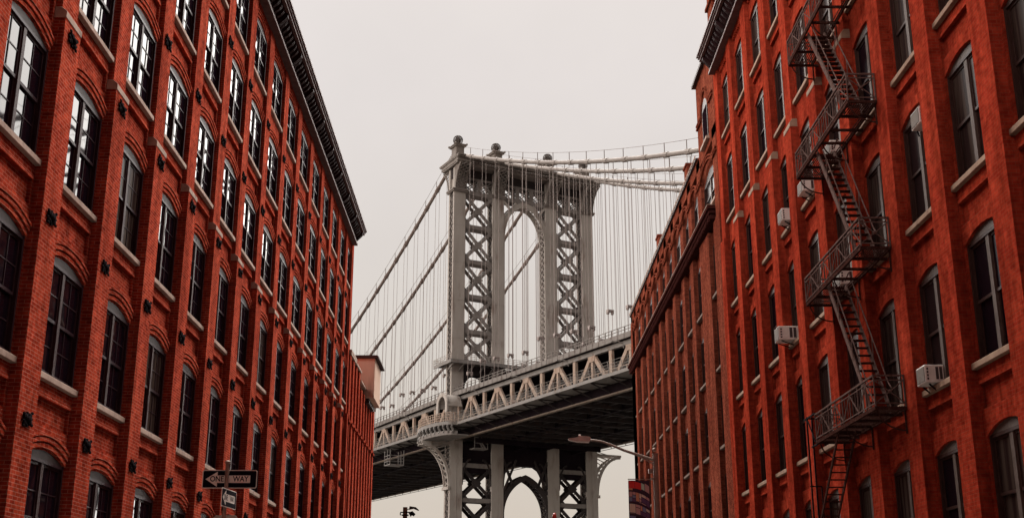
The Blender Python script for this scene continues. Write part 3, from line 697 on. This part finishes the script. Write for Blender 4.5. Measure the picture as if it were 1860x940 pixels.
for (a, c) in ((COLS[0][1], COLS[1][0]), (COLS[2][1], COLS[3][0])):
    braced(a, c, [87.5, 80.1, 72.5, 65.1, 57.7, 51.4])
    braced(a, c, [30.8, 24.1, 17.2, 10.2, 3.0], STEELD)  # cross braces below the deck coloured dark to carry its shade
# arches between the middle columns
def tower_arch(a, c, zs, za, ztop, mt, pointed):
    m = MB(BT); cv = (a + c) / 2; w = (c - a) / 2 - .2; H = za - zs; n = 22
    def prof(w_, H_):
        if not pointed: return [(cv + w_ * math.cos(t), zs + H_ * math.sin(t) ** .93) for t in [math.pi * k / n for k in range(n + 1)]]
        r = (w_ * w_ + H_ * H_) / (2 * w_); o = []
        for k in range(n + 1):
            x = w_ * math.cos(math.pi * k / n); o.append((cv + x, zs + math.sqrt(max(0, r * r - (abs(x) + r - w_) ** 2))))
        return o
    inn = prof(w, H); outr = prof(w + 1.0, H + 1.05)
    outr = [(min(max(p[0], a + .01), c - .01), p[1]) for p in outr]
    for k in range(n):
        for u0, u1 in ((.05, .35), (D_ - .4, D_ - .05)):
            m.prism([inn[k], inn[k + 1], outr[k + 1], outr[k]], lambda p, t: (p[0], t, p[1]), u0, u1)
        m.bar((inn[k][0], .3, inn[k][1] + .1), (inn[k + 1][0], D_ - .3, inn[k + 1][1] + .1), .16); m.bar((inn[k + 1][0], .3, inn[k + 1][1] + .1), (inn[k][0], D_ - .3, inn[k][1] + .1), .16)
    zb_ = 46 if ztop > 60 else GZ + 3
    for sg, vv in ((1, a), (-1, c)):
        x0, x1 = sorted((vv, vv + sg * .22)); m.box(x0, x1, .05, .4, zb_, zs); m.box(x0, x1, D_ - .45, D_ - .05, zb_, zs)
        lattice(m, (vv + sg * .15, .4, zb_), (vv + sg * .15, .4, zs), (0, 0, 0), (0, D_ - .8, 0), 1.25, .16)
        m.bar((vv, .2, ztop), (vv + sg * 2.3, .2, zs + H * .80), .5, .3, up=(0, 1, 0)); m.bar((vv, .2, zs + H * .62), (vv + sg * 3.0, .2, ztop), .4, .3, up=(0, 1, 0))
        m.box(min(vv, vv + sg * 1.3), max(vv, vv + sg * 1.3), .1, .4, zs + H * .66, zs + H * .66 + .45)
    m.build('arch', mt, tower)
tower_arch(COLS[1][1], COLS[2][0], 78.0, 86.3, 87.1, STEEL, False)
tower_arch(COLS[1][1], COLS[2][0], 21.6, 28.6, 32.5, STEELD, True)  # lower arch takes the same dark colour in place of deck shade
m = MB(BT).box(COLS[0][1], COLS[3][0], .4, D_ - .4, 31.4, 35.2).box(COLS[0][1], COLS[1][0], .5, D_ - .5, 29.4, 31.39).box(COLS[2][1], COLS[3][0], .5, D_ - .5, 29.4, 31.39)  # strut plus dark side-bay panels that stand in for shade under the deck
for (a, c) in ((COLS[0][1], COLS[1][0]), (COLS[1][1], COLS[2][0]), (COLS[2][1], COLS[3][0])):
    for sg, vv in ((1, a), (-1, c)):
        m.prism([(vv, 31.5), (vv, 28.6), (vv + sg * .5, 29.6), (vv + sg * 1.3, 30.8), (vv + sg * 2.4, 31.45)], lambda p, t: (p[0], t, p[1]), .2, D_ - .2)
for v in (2.2, 11.5, 17, 25): m.box(v, v + .4, -5.4, 9, 34.4, 35.3)
for u in (-5.4, 8.6): m.box(.4, 28.6, u, u + .4, 34.5, 35.35)
m.build('portal_strut_shade_panel', UNDER, tower)
# gallery round the tower above the deck
m = MB(BT)
m.box(-3.9, 32.4, -2.6, -.02, 50.75, 51.0); m.box(-3.95, -2.62, -.01, 5.6, 50.75, 51.0); m.box(-3.95, 32.4, -2.75, -2.61, 50.35, 51.05); m.box(-4.05, -3.9, -2.75, 5.6, 50.35, 51.05)
m.box(31.12, 32.4, -.01, 5.6, 50.75, 51.0); m.box(-3.9, 32.4, D_ + .02, 5.6, 50.75, 51.0)
for k in range(16): m.bar((-3.3 + k * 2.3, -2.6, 50.5), (-3.3 + k * 2.3, 0, 49.4), .25, .4)
m.build('gallery', FASC, tower)
m = MB(BT)
for (p, q) in (((-4.0, -2.7), (32.4, -2.7)), ((-4.0, -2.7), (-4.0, 5.6)), ((32.4, -2.7), (32.4, 5.6)), ((-4.0, 5.6), (32.4, 5.6))):
    L_ = math.dist(p, q); n = int(L_ / 1.4)
    for h in (.45, .8, 1.15): m.bar((p[0], p[1], 51 + h), (q[0], q[1], 51 + h), .07)
    for k in range(n + 1): m.bar((p[0] + (q[0] - p[0]) * k / n, p[1] + (q[1] - p[1]) * k / n, 50.8), (p[0] + (q[0] - p[0]) * k / n, p[1] + (q[1] - p[1]) * k / n, 52.2), .09)
m.build('gallery_railing', STEEL, tower)
m = MB(BT)      # haunched portal below the gallery, over the roadway
for (a, c) in ((COLS[0][1], COLS[1][0]), (COLS[1][1], COLS[2][0]), (COLS[2][1], COLS[3][0])):
    w = c - a; pts = [(a, 50.6), (c, 50.6), (c, 45.8)] + [(a + w / 2 + (w / 2 - .3) * math.cos(t), 45.9 + 2.9 * math.sin(t)) for t in [math.pi * k / 12 for k in range(13)]] + [(a, 45.8)]
    for u in (.2, 2.2): m.prism(pts, lambda p, t: (p[0], t, p[1]), u, u + .2)
m.build('portal_panel', STEELD, tower)

# deck ------------------------------------------------
def zU(u): return 44.9 + .019 * u if u < 0 else 44.9 - .004 * u        # top of the upper chord
def zW(u): return 37.05 + .0095 * u if u < 0 else 37.05 + .009 * u        # underside of the walkway fascia
U0, U1, PN = -112.0, 300.0, 11.1
nodes = []
u = -17.7
while u > U0: u -= PN
apex = []
while u < U1: apex.append(u); u += PN
def strip(m, v0, v1, f0, f1, us):
    for a, c in zip(us[:-1], us[1:]):
        i = [m._p(p) for p in ((v0, a, f0(a)), (v1, a, f0(a)), (v1, c, f0(c)), (v0, c, f0(c)), (v0, a, f1(a)), (v1, a, f1(a)), (v1, c, f1(c)), (v0, c, f1(c)))]
        for q in ((0, 3, 2, 1), (4, 5, 6, 7), (1, 2, 6, 5), (3, 0, 4, 7)): m.f.append([i[k] for k in q])
us = [U0 + k * (U1 - U0) / 60 for k in range(61)]
TR = [-1.3, 7.8, 20.65, 29.75]
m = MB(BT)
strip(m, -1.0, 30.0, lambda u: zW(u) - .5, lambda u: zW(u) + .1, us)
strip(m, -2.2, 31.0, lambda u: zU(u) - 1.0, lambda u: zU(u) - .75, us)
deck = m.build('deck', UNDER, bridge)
m = MB(BT)
for v in (-2.45, 30.85): strip(m, v, v + .3, lambda u: zU(u) - .95, lambda u: zU(u) - .1, us)
k = U0
while k < 150: m.box(-2.52, -2.44, k, k + .1, zU(k) - .95, zU(k) - .1); k += 1.85
m.build('upper_fascia', STEELB, deck)
us_w = [u for u in us]
for v in (-5.5, 33.8):
    m = MB(BT)
    strip(m, v, v + .3, lambda u: zW(u), lambda u: zW(u) + .52, us)
    strip(m, min(v + .3, -1.2) if v < 0 else 30.0, -1.0 if v < 0 else v, lambda u: zW(u) + .12, lambda u: zW(u) + .3, us)
    m.build('walkway', FASC, deck)
# trusses
for j, v in enumerate(TR):
    m = MB(BT)
    strip(m, v - .35, v + .35, lambda u: zU(u) - 1.75, lambda u: zU(u) - 1.01, us)
    if 0 < j < 3: strip(m, v - .35, v + .35, lambda u: zW(u) - 1.6, lambda u: zW(u) - 1.28, us)
    if j: 
        for ua in apex:
            for d in (-PN / 2, PN / 2): m.bar((v, ua, zU(ua) - 1.8), (v, ua + d, zW(ua) - 1), .5)
            m.bar((v, ua, zW(ua) - 1), (v, ua, zU(ua) - 1.8), .4)
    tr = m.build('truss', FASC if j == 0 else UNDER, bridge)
    if j == 0:
        for ua in apex:
            m = MB(BT); zt = zU(ua) - 1.75; zb = zW(ua) + .32
            for d in (-1, 1):
                m.bar((v, ua + d * .35, zt), (v, ua + d * (PN / 2 - .5), zb), .42, .75, up=(0, 1, 0))
            m.bar((v, ua, zb), (v, ua, zt), .42, .55, up=(0, 1, 0))
            m.bar((v + .02, ua + PN / 2, zb), (v + .02, ua + PN / 2, zt + .1), .5, .8, up=(0, 1, 0))
            m.prism([(ua - 1.1, zt + .05), (ua + 1.1, zt + .05), (ua + .85, zt - .95), (ua - .85, zt - .95)], lambda p, t: (t, p[0], p[1]), v - .3, v + .3)
            m.build('truss_frame', CREAM, tr)
# outer bottom chords
CHORD = noisy('bottom_chord_paint', (.17, .13, .105), (.23, .185, .15), .6, .6, stain=((.12, .07, .05), .7))
for v in (-1.3, 29.75):
    m = MB(BT); strip(m, v - .35, v + .35, lambda u: zW(u) - 1.6, lambda u: zW(u) - 1.34, us); m.build('bottom_chord', CHORD, deck)
# floor beams, brackets and stringers below the deck
m = MB(BT); k = apex[0]
for v in (-1.3, 29.75):
    q = MB(BT); strip(q, v - .2, v + .2, lambda u: zW(u) - 1.339, lambda u: zW(u) + .1, us); q.build('chord_web', UNDER, deck)
while k < U1:
    zw = zW(k)
    m.box(-1.0, 29.5, k - .18, k + .18, zw - 1.6, zw - .51)
    k += PN / 2
for v in (2, 5, 11, 14, 17.5, 23.5, 26.5): strip(m, v - .2, v + .2, lambda u: zW(u) - 1.1, lambda u: zW(u) - .5, us)
for ua in apex:
    m.bar((-1, ua - PN / 2, zW(ua) - 1.5), (14, ua, zW(ua) - 1.5), .22); m.bar((29, ua - PN / 2, zW(ua) - 1.5), (14, ua, zW(ua) - 1.5), .22)
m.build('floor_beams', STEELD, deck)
m = MB(BT); k = apex[0]
while k < U1:
    zw = zW(k)
    for (v0, v1) in ((-5.2, -1.4), (33.6, 30.0)): m.bar((v0, k, zw - .05), (v1, k, zw - 1.3), .14, .2); m.bar((v0, k, zw - .02), (v1, k, zw - .02), .14, .16)
    m.bar((33.9, k, zw), (33.9, k, zw - .95), .12)
    k += PN / 2
strip(m, 33.85, 34.0, lambda u: zW(u) - 1.0, lambda u: zW(u) - .9, us)
m.build('walkway_bracket', STEELD, deck)
# railings
def rail(name, v, zf, h, step, mt, lean=0, bars=3, u0=U0, u1=U1, t=.06):
    m = MB(BT)
    for j in range(1, bars + 1):
        hh = h * j / bars
        for a, c in zip(us[:-1], us[1:]):
            if c <= u0 or a >= u1: continue
            m.bar((v + lean * (j / bars) ** 2, a, zf(a) + hh), (v + lean * (j / bars) ** 2, c, zf(c) + hh), t)
    k = u0
    while k < u1:
        z = zf(k); pts = [(v + lean * q * q, k, z + h * q) for q in (0, .4, .75, 1)]
        for p, q in zip(pts[:-1], pts[1:]): m.bar(p, q, t * 1.6)
        k += step
    return m.build(name, mt, deck)
rail('upper_railing', -2.35, lambda u: zU(u) - .1, 1.0, 1.85, STEELB, bars=2, t=.09)
rail('walkway_railing', -5.4, lambda u: zW(u) + .5, 1.75, 1.85, FASC, lean=-.25, bars=4, t=.05)
rail('walkway_inner_railing', -2.1, lambda u: zW(u) + .35, 1.9, 2.775, CREAM, bars=3, t=.08)
rail('walkway_railing', 33.95, lambda u: zW(u) + .5, 1.4, 2.775, FASC, bars=3)
# mesh infill of the walkway fence
m = MB(BT); k = U0
while k < 120:
    z = zW(k) + .5; m.bar((-5.42, k, z), (-5.5, k, z + 1.3), .03); k += .31
m.build('fence_infill', FASC, deck)
# balcony bulge of the walkway round the outer column
def bulge(r, flat, n=10, v=-5.5):
    """outline of the balcony edge in (v, u), from near to far"""
    out_ = []
    cu = -1.5; hw = 7.5; dep = 3.0 + r
    for k in range(n + 1):
        t = math.pi * k / n; out_.append((v - dep * math.sin(t) ** .7, cu - (hw + r) * math.cos(t)))
    return out_
for (nm, z0, z1, r, mt) in (('balcony_fascia', -.02, .6, 0, FASC), ('balcony_ring', -1.95, -1.15, -.15, STEELB)):
    m = MB(BT); o = bulge(r, 0, 14)
    for p, q in zip(o[:-1], o[1:]):
        m.prism([(p[0], p[1]), (q[0], q[1]), (q[0] + .25, q[1]), (p[0] + .25, p[1])], lambda s_, t: (s_[0], s_[1], zW(s_[1]) + t), z0, z1)
        m.prism([(p[0] + .2, p[1]), (q[0] + .2, q[1]), (-3.0, q[1]), (-3.0, p[1])], lambda s_, t: (s_[0], s_[1], zW(s_[1]) + t), z0 + .05, z0 + .25)
    m.build(nm, mt, deck)
m = MB(BT); o = bulge(0, 0, 14)
for p in o[1:-1]:
    zz = zW(p[1]); pts = [(p[0] + .15, p[1], zz), (p[0] - .05, p[1], zz - .5), (p[0] + .35, p[1], zz - 1.0), (p[0] + .05, p[1], zz - 1.5)]
    for a, c in zip(pts[:-1], pts[1:]): m.bar(a, c, .26)
m.build('balcony_corbel', FASC, deck)
m = MB(BT)
for hh in (.9, 1.35, 1.8, 2.25):
    for p, q in zip(o[:-1], o[1:]): m.bar((p[0] + .1, p[1], zW(p[1]) + hh), (q[0] + .1, q[1], zW(q[1]) + hh), .09)
for p, q in zip(o[:-1], o[1:]):
    for t in (0, .5): 
        c = (p[0] + (q[0] - p[0]) * t + .1, p[1] + (q[1] - p[1]) * t); m.bar((c[0], c[1], zW(c[1]) + .5), (c[0], c[1], zW(c[1]) + 2.3), .11)
m.build('balcony_railing', CREAM, deck)
# half-round hood over the walkway where it passes the tower
m = MB(BT)
cu, rr, zb = -2.0, 2.15, 41.7
for k in range(12):
    t0, t1 = math.pi * k / 12, math.pi * (k + 1) / 12
    q = [(cu + rr * math.cos(t0), zb + rr * math.sin(t0)), (cu + rr * math.cos(t1), zb + rr * math.sin(t1)), (cu + (rr - .25) * math.cos(t1), zb + (rr - .25) * math.sin(t1)), (cu + (rr - .25) * math.cos(t0), zb + (rr - .25) * math.sin(t0))]
    m.prism(q, lambda p, t: (t, p[0], p[1]), -5.3, -2.3)
    q = [(cu + rr * 1.14 * math.cos(t0), zb + rr * 1.14 * math.sin(t0)), (cu + rr * 1.14 * math.cos(t1), zb + rr * 1.14 * math.sin(t1)), (cu + (rr - .5) * math.cos(t1), zb + (rr - .5) * math.sin(t1)), (cu + (rr - .5) * math.cos(t0), zb + (rr - .5) * math.sin(t0))]
    m.prism(q, lambda p, t: (t, p[0], p[1]), -5.6, -5.3)
for sgn in (-1, 1): m.box(-5.5, -2.3, cu + sgn * rr - .25, cu + sgn * rr + .25, zb - .35, zb)
m.box(-5.6, -5.25, cu - rr * 1.14, cu - rr + .5, zb - 1.6, zb); m.box(-5.6, -5.25, cu + rr - .5, cu + rr * 1.14, zb - 1.6, zb)
m.build('walkway_hood', STEEL, tower)
# curved brackets carrying the balconies
for (vb, sg) in ((COLS[0][0], -1), (COLS[3][1], 1)):
    m = MB(BT)
    for u in (.1, D_ - .4):
        def arc(t, k=0): return (vb + sg * (5.8 * (1 - math.cos(t)) + k), 26.5 + 8.0 * math.sin(t))
        pts = [arc(math.pi / 2 * j / 10) for j in range(11)]
        for p, q in zip(pts[:-1], pts[1:]):
            m.bar((p[0], u + .15, p[1]), (q[0], u + .15, q[1]), .55, .35, up=(0, 1, 0))
            m.bar((p[0], u, p[1]), (vb, u, p[1] + 1.0), .14)
        m.box(min(vb, vb + sg * 6), max(vb, vb + sg * 6), u, u + .3, 34.6, 35.0)
    for j in range(10):
        p, q = arc(math.pi / 2 * j / 10), arc(math.pi / 2 * (j + 1) / 10)
        m.bar((p[0], .2, p[1]), (q[0], D_ - .3, q[1]), .14); m.bar((q[0], .2, q[1]), (p[0], D_ - .3, p[1]), .14)
    m.box(min(vb, vb + sg * .5), max(vb, vb + sg * .5), -.1, D_ + .1, 25.9, 26.5)
    m.build('arched_bracket', STEEL, tower)
for (c0, c1) in COLS:
    for sg, vb in ((-1, c0), (1, c1)):
        if (c0, sg) in ((COLS[0][0], -1), (COLS[3][0], 1)): continue
        m = MB(BT); pts = [(vb + sg * 1.9 * (1 - math.cos(t)), 27 + 5 * math.sin(t)) for t in [math.pi / 2 * j / 6 for j in range(7)]]
        for p, q in zip(pts[:-1], pts[1:]): m.bar((p[0], .2, p[1]), (q[0], .2, q[1]), .35, .3, up=(0, 1, 0))
        m.build('knee_brace', STEELD, tower)
# maintenance platforms and stairs hung under the deck by the tower
m = MB(BT)
m.box(.3, 3.3, -4.6, -2.6, 33.4, 33.6)
for k in range(9): m.box(.2 + k * .28, .5 + k * .28, -4.6, -3.8, 36.6 - k * .34, 36.68 - k * .34)
m.bar((.1, -4.6, 37.0), (2.7, -4.6, 33.6), .12, .2); m.bar((.1, -3.8, 37.0), (2.7, -3.8, 33.6), .12, .2); m.bar((.1, -4.6, 38.0), (2.7, -4.6, 34.6), .08)
for v in (.4, 1.8, 3.2): m.bar((v, -4.6, 33.5), (v, -4.6, 36.5), .1)
m.bar((.4, -4.6, 34.5), (3.2, -4.6, 34.5), .08)
m.box(-6.2, -3.0, 22, 25, 33.0, 33.2)
for v in (-6.2, -3.1):
    for u in (22, 23.5, 25): m.bar((v, u, 33), (v, u, 36.2), .12)
for h in (33.8, 34.4, 35): m.bar((-6.2, 22, h), (-6.2, 25, h), .1); m.bar((-6.2, 22, h), (-3.1, 22, h), .1)
m.build('inspection_platform', FASC, deck)
# lamp brackets along the walkway
for k in range(-6, 6):
    u = k * 16.65 + 5; 
    if abs(u) < 9: continue
    m = MB(BT); z = zU(u) - 1.6
    m.tube([(-2.3, u, z - .8), (-2.5, u, z - .1), (-3.3, u, z + .15), (-3.9, u, z)], .09, 6); m.box(-4.6, -3.8, u - .22, u + .22, z - .14, z + .04)
    m.build('lamp_bracket', FASC, deck)

# cables ------------------------------------------------
def zc(u): return 95.65 + .4441 * u + .00113 * u * u if u < 0 else 96.9 - .495 * u + .00122 * u * u
for j, v in enumerate(TR):
    for side in (-1, 1):
        m = MB(BT)
        pts = [(v, u, zc(u)) for u in ([-2.2 - k * 4 for k in range(29)] if side < 0 else [2.2 + k * 4 for k in range(36)])]
        pts = [p for p in pts if p[2] > 45.2]
        m.tube(pts, .38, 10)
        uu = -5.5 if side < 0 else 5.65
        u_ = uu
        bands = []; hand = MB(BT)
        while abs(u_) < 112 and (zc(u_) > 46):
            
            bands.append(MB(BT)); bands[-1].tube([(v, u_ - .55, zc(u_ - .55)), (v, u_ + .55, zc(u_ + .55))], .49, 8)
            if (int(abs(u_) / 5.65) % 1) == 0: hand.bar((v - .3, u_, zc(u_) + .3), (v - .3, u_, zc(u_) + 1.9), .09)
            u_ += 5.65 * side
        c = m.build('main_cable', CABLE if side < 0 else CABLED, bridge, smooth=True)
        for q in bands: q.build('cable_band', CABLE if side < 0 else CABLED, c)
        for h in (1.85,):
            for p, q in zip(pts[:-1], pts[1:]): hand.bar((v - .3, p[1], p[2] + h), (v - .3, q[1], q[2] + h), .05)
        hand.build('cable_handrail', CABLED, c)
# suspenders: each a group of four ropes with a spreader casting
sus = []
for j, v in enumerate(TR):
    for side in (-1, 1):
        u_ = side * 5.6
        while abs(u_) < (90 if side < 0 else 112) and zc(u_) > 47:
            sus.append((j, v, u_)); u_ += 5.65 * side
def add_sus(m, v, u, r=.03):
    zb = zU(u) + .1; zt = zc(u) - .3
    for dv in (-.42, .42):
        for du in (0,): m.bar((v + dv, u + du, zb), (v + dv, u + du, zt), r * 2)
    zk = zb + 2.6 + (u * 7.3 % 1.0) * 2.0
    m.box(v - .55, v + .55, u - .34, u + .34, zk, zk + .3); m.ball((v - .42, u, zk - .2), .32, 6, 4); m.ball((v + .42, u, zk - .2), .32, 6, 4)
sus.sort(key=lambda t: t[2])
rest = MB(BT)
for i, (j, v, u_) in enumerate(sus):
    if i < 99: m = MB(BT); add_sus(m, v, u_); m.build('suspender', ROPE, bridge)
    else: add_sus(rest, v, u_)
if rest.f:
    o = rest.build('suspender', ROPE, bridge); o['kind'] = 'stuff'

# ------------------------------------------------------------------ one way sign post
PX, PY = -4.545, 20.2
post = thing('sign_post', 'galvanised post with two one way signs and the back of an octagonal plate', 'street sign', (PX, PY, GZ))
m = MB(); m.tube([(PX, PY, GZ), (PX, PY, 2.66)], .032, 12); m.tube([(PX, PY, 2.655), (PX, PY, 2.70), (PX, PY, 2.715)], [.042, .042, .02], 12)
m.tube([(PX, PY, 2.50), (PX, PY, 2.53)], .038, 12); m.tube([(PX, PY, 2.21), (PX, PY, 2.24)], .038, 12); m.build('post', GALV, post)
def oneway(cx, cy, cz, dx, dy, w=.914, h=.305, nm='sign_panel'):
    d = Vector((dx, dy, 0)).normalized(); nrm = d.cross(Vector((0, 0, 1)))
    M = Matrix(((d.x, 0, nrm.x, cx), (d.y, 0, nrm.y, cy), (0, 1, 0, cz), (0, 0, 0, 1)))
    def T(x, y, z): return M @ Vector((x, y, z))
    def rr(w_, h_, r): return [(sx * (w_ / 2 - r) + r * math.cos(t), sy * (h_ / 2 - r) + r * math.sin(t)) for (sx, sy, t0) in ((1, 1, 0), (-1, 1, 90), (-1, -1, 180), (1, -1, 270)) for t in [R(t0 + a) for a in (0, 30, 60, 90)]]
    m = MB(T); m.prism(rr(w, h, .03), lambda p, t: (p[0], p[1], t), -.003, 0); pn = m.build(nm, WHITE, post)
    m = MB(T); m.prism(rr(w - .028, h - .028, .02), lambda p, t: (p[0], p[1], t), .0005, .0025); m.build('sign_field', BLACK, pn)
    m = MB(T); a = w / .914
    m.poly([(-.405 * a, 0, .004), (-.205 * a, -.125, .004), (-.205 * a, .125, .004)])
    m.poly([(-.2045 * a, -.062, .004), (.345 * a, -.062, .004), (.345 * a, .062, .004), (-.2045 * a, .062, .004)])
    m.build('arrow', WHITE, pn)
    for txt, x0, sc in (('ONE', -.212, 1), ('WAY', .185, 1)):
        vs, fs = text_mesh(txt, .125); m = MB(T)
        for f in fs: m.poly([(x0 * a + vs[i].x * .88 * a, vs[i].y + .001, .0055) for i in f])
        m.build('lettering', BLACK, pn)
oneway(-4.505, 20.245, 2.41, 1, -.0)
oneway(-4.477, 20.17, 2.08, .077, .75, .76, .30)
m = MB(); oc = [(.381 / math.cos(math.pi / 8) * math.cos(math.pi / 8 + k * math.pi / 4), .381 / math.cos(math.pi / 8) * math.sin(math.pi / 8 + k * math.pi / 4)) for k in range(8)]
m.prism(oc, lambda p, t: (-4.53 + p[0], t, 1.44 + p[1]), 20.25, 20.254); m.build('octagon_plate', noisy('plate_back', (.62, .56, .50), (.54, .48, .42), 5, .5), post)

# ------------------------------------------------------------------ street lamp with banner
LX, LY = 5.88, 45.0
lamp = thing('street_lamp', 'steel street lamp with curved arm and cobra head above the right pavement', 'street lamp', (LX, LY, GZ))
m = MB(); m.tube([(LX, LY, GZ), (LX, LY, GZ + .5), (LX, LY, 3), (LX, LY, 6.28)], [.16, .13, .115, .095], 10); m.tube([(LX, LY, 6.281), (LX, LY, 6.33)], .12, 10); m.ball((LX - .03, LY, 6.47), .08, 8, 6); m.build('pole', GALV, lamp)
m = MB(); P_ = [(5.85, 6.08), (5.3, 6.25), (4.7, 6.45), (4.2, 6.66), (3.9, 6.77), (3.6, 6.82), (3.3, 6.83)]
m.tube([(x, LY, z) for x, z in P_], [.06, .055, .05, .045, .04, .04, .04], 8); m.bar((5.86, LY, 5.9), (5.3, LY, 6.22), .04); m.build('arm', GALV, lamp)
m = MB(); m.prism([(3.45, 6.90), (3.4, 6.74), (2.95, 6.76), (2.62, 6.83), (2.62, 6.87), (2.95, 6.92), (3.0, 6.97), (3.4, 6.95)], lambda p, t: (p[0], t, p[1]), LY - .16, LY + .16)
m.ball((3.05, LY, 7.0), .05, 6, 4); m.build('lamp_head', noisy('lamp_paint', (.72, .60, .54), (.62, .52, .46), 6, .5), lamp)
m = MB(); m.tube([(5.8, LY, 5.35), (5.8, LY, 5.42)], .13, 10); m.box(4.82, 5.75, LY - .015, LY + .015, 5.36, 5.39); m.box(5.6, 5.75, LY - .1, LY + .1, 5.6, 5.75); m.build('banner_bracket', GALV, lamp)
ban = thing('street_banner', 'colourful mosaic patterned vertical banner hanging from the street lamp', 'banner', (5.3, LY, 2.4))
bx0, bx1, bz0, bz1 = 4.83, 5.62, 2.7, 5.33
cloth = MB().box(bx0, bx1, LY - .008, LY + .008, bz0, bz1).build('cloth', mat('banner_ground', (.045, .018, .04), .8), ban)
PAL = {'rose': (0.63, 0.39, 0.375), 'cream': (0.78, 0.66, 0.54), 'red': (0.825, 0.045, 0.045), 'mint': (0.57, 0.75, 0.63), 'violet': (0.15, 0.075, 0.18), 'blue': (0.24, 0.285, 0.45), 'olive': (0.36, 0.36, 0.18), 'orange': (0.75, 0.36, 0.21), 'black': (0.015, 0.009, 0.018), 'white': (0.85, 0.85, 0.85)}
PM = {k: mat('banner_' + k, c, .8) for k, c in PAL.items()}
patch = {k: MB() for k in PAL}
def curve(x, z): return z - .28 * ((x - bx0) / (bx1 - bx0)) ** 2.2
def pz(k, x0, x1, z0, z1, lay=0):
    q = LY - .012 - lay * .003; X0 = bx0 + x0 * (bx1 - bx0); X1 = bx0 + x1 * (bx1 - bx0)
    n = 4
    for i in range(n):
        a = X0 + (X1 - X0) * i / n; c = X0 + (X1 - X0) * (i + 1) / n
        patch[k].poly([(a, q, curve(a, z0)), (c, q, curve(c, z0)), (c, q, curve(c, z1)), (a, q, curve(a, z1))])
rnd = random.Random(4)
pz('red', .02, .30, 5.05, 5.31); pz('orange', .02, .2, 4.98, 5.05); pz('red', .31, .60, 5.06, 5.31, 1); pz('mint', .61, .76, 5.10, 5.33); pz('rose', .78, .98, 5.1, 5.38)
z = 4.93
while z > 2.75:
    x = .02
    while x < .97:
        w = rnd.choice([.1, .16, .22, .3]); hh = rnd.choice([.12, .2, .34])
        x1 = min(.98, x + w); zz = z
        while zz > z - .36:
            z2 = max(z - .37, zz - hh)
            kk = rnd.choice(['rose', 'cream', 'cream', 'violet', 'blue', 'black', 'olive', 'rose', 'violet', 'black', 'orange'] if z < 4.2 else ['rose', 'cream', 'violet', 'blue', 'orange', 'violet', 'rose'])
            pz(kk, x + .008, x1 - .008, z2 + .012, zz - .012); zz = z2
            hh = rnd.choice([.12, .2, .34])
        x = x1
    z -= .44
bmx = bmesh.new(); bmx.from_mesh(cloth.data)
for k, mm_ in patch.items():
    if not mm_.f: continue
    cloth.data.materials.append(PM[k]); n0 = len(bmx.faces); tmp = mm_.mesh('tmp', PM[k]); bmx.from_mesh(tmp); bmx.faces.ensure_lookup_table()
    for f in bmx.faces[n0:]: f.material_index = len(cloth.data.materials) - 1
    bpy.data.meshes.remove(tmp)
bmx.to_mesh(cloth.data); bmx.free()
vs, fs = text_mesh('100', .42); m = MB()
for f in fs: m.poly([(5.28 + vs[i].x * .85, LY - .022, 3.42 + vs[i].y * .9 + (vs[i].x) * .12) for i in f])
m.build('lettering', PM['white'], cloth)

# ------------------------------------------------------------------ small poles at the far end of the street
t = thing('camera_pole', 'brown pole with a small camera and clamp brackets under the bridge', 'pole', (-3.84, 50, GZ))
m = MB(); m.tube([(-3.84, 50, GZ), (-3.84, 50, 4.82)], .095, 10); m.build('pole', noisy('pole_brown', (.17, .11, .075), (.12, .075, .055), 6, .6), t)
m = MB(); m.box(-4.03, -3.62, 49.9, 50.1, 4.60, 4.63); m.box(-4.05, -4.02, 49.92, 50.08, 4.5, 4.6); m.box(-3.98, -3.7, 49.88, 50.12, 4.48, 4.52); m.tube([(-3.66, 50, 4.52), (-3.55, 50, 4.58), (-3.45, 50, 4.5)], [.1, .09, .06], 8); m.build('clamp', IRON, t)
m = MB(); m.prism([(-3.68, 4.72), (-3.66, 4.86), (-3.4, 4.82), (-3.27, 4.7), (-3.3, 4.68), (-3.5, 4.76)], lambda p, q: (p[0], q, p[1]), 49.94, 50.06); m.bar((-3.78, 50, 4.72), (-3.66, 50, 4.76), .03); m.build('camera', COPING, t)
t = thing('beacon_pole', 'thin grey pole topped by a small red dome light in front of the tower legs', 'beacon', (2.29, 50, GZ))
MB().tube([(2.29, 50, GZ), (2.29, 50, 4.35)], [.07, .045], 8).build('pole', GALV, t)
MB().tube([(2.29, 50, 4.35), (2.29, 50, 4.45), (2.3, 50, 4.55), (2.31, 50, 4.6)], [.09, .09, .07, .02], 10).build('lens', REDP, t)
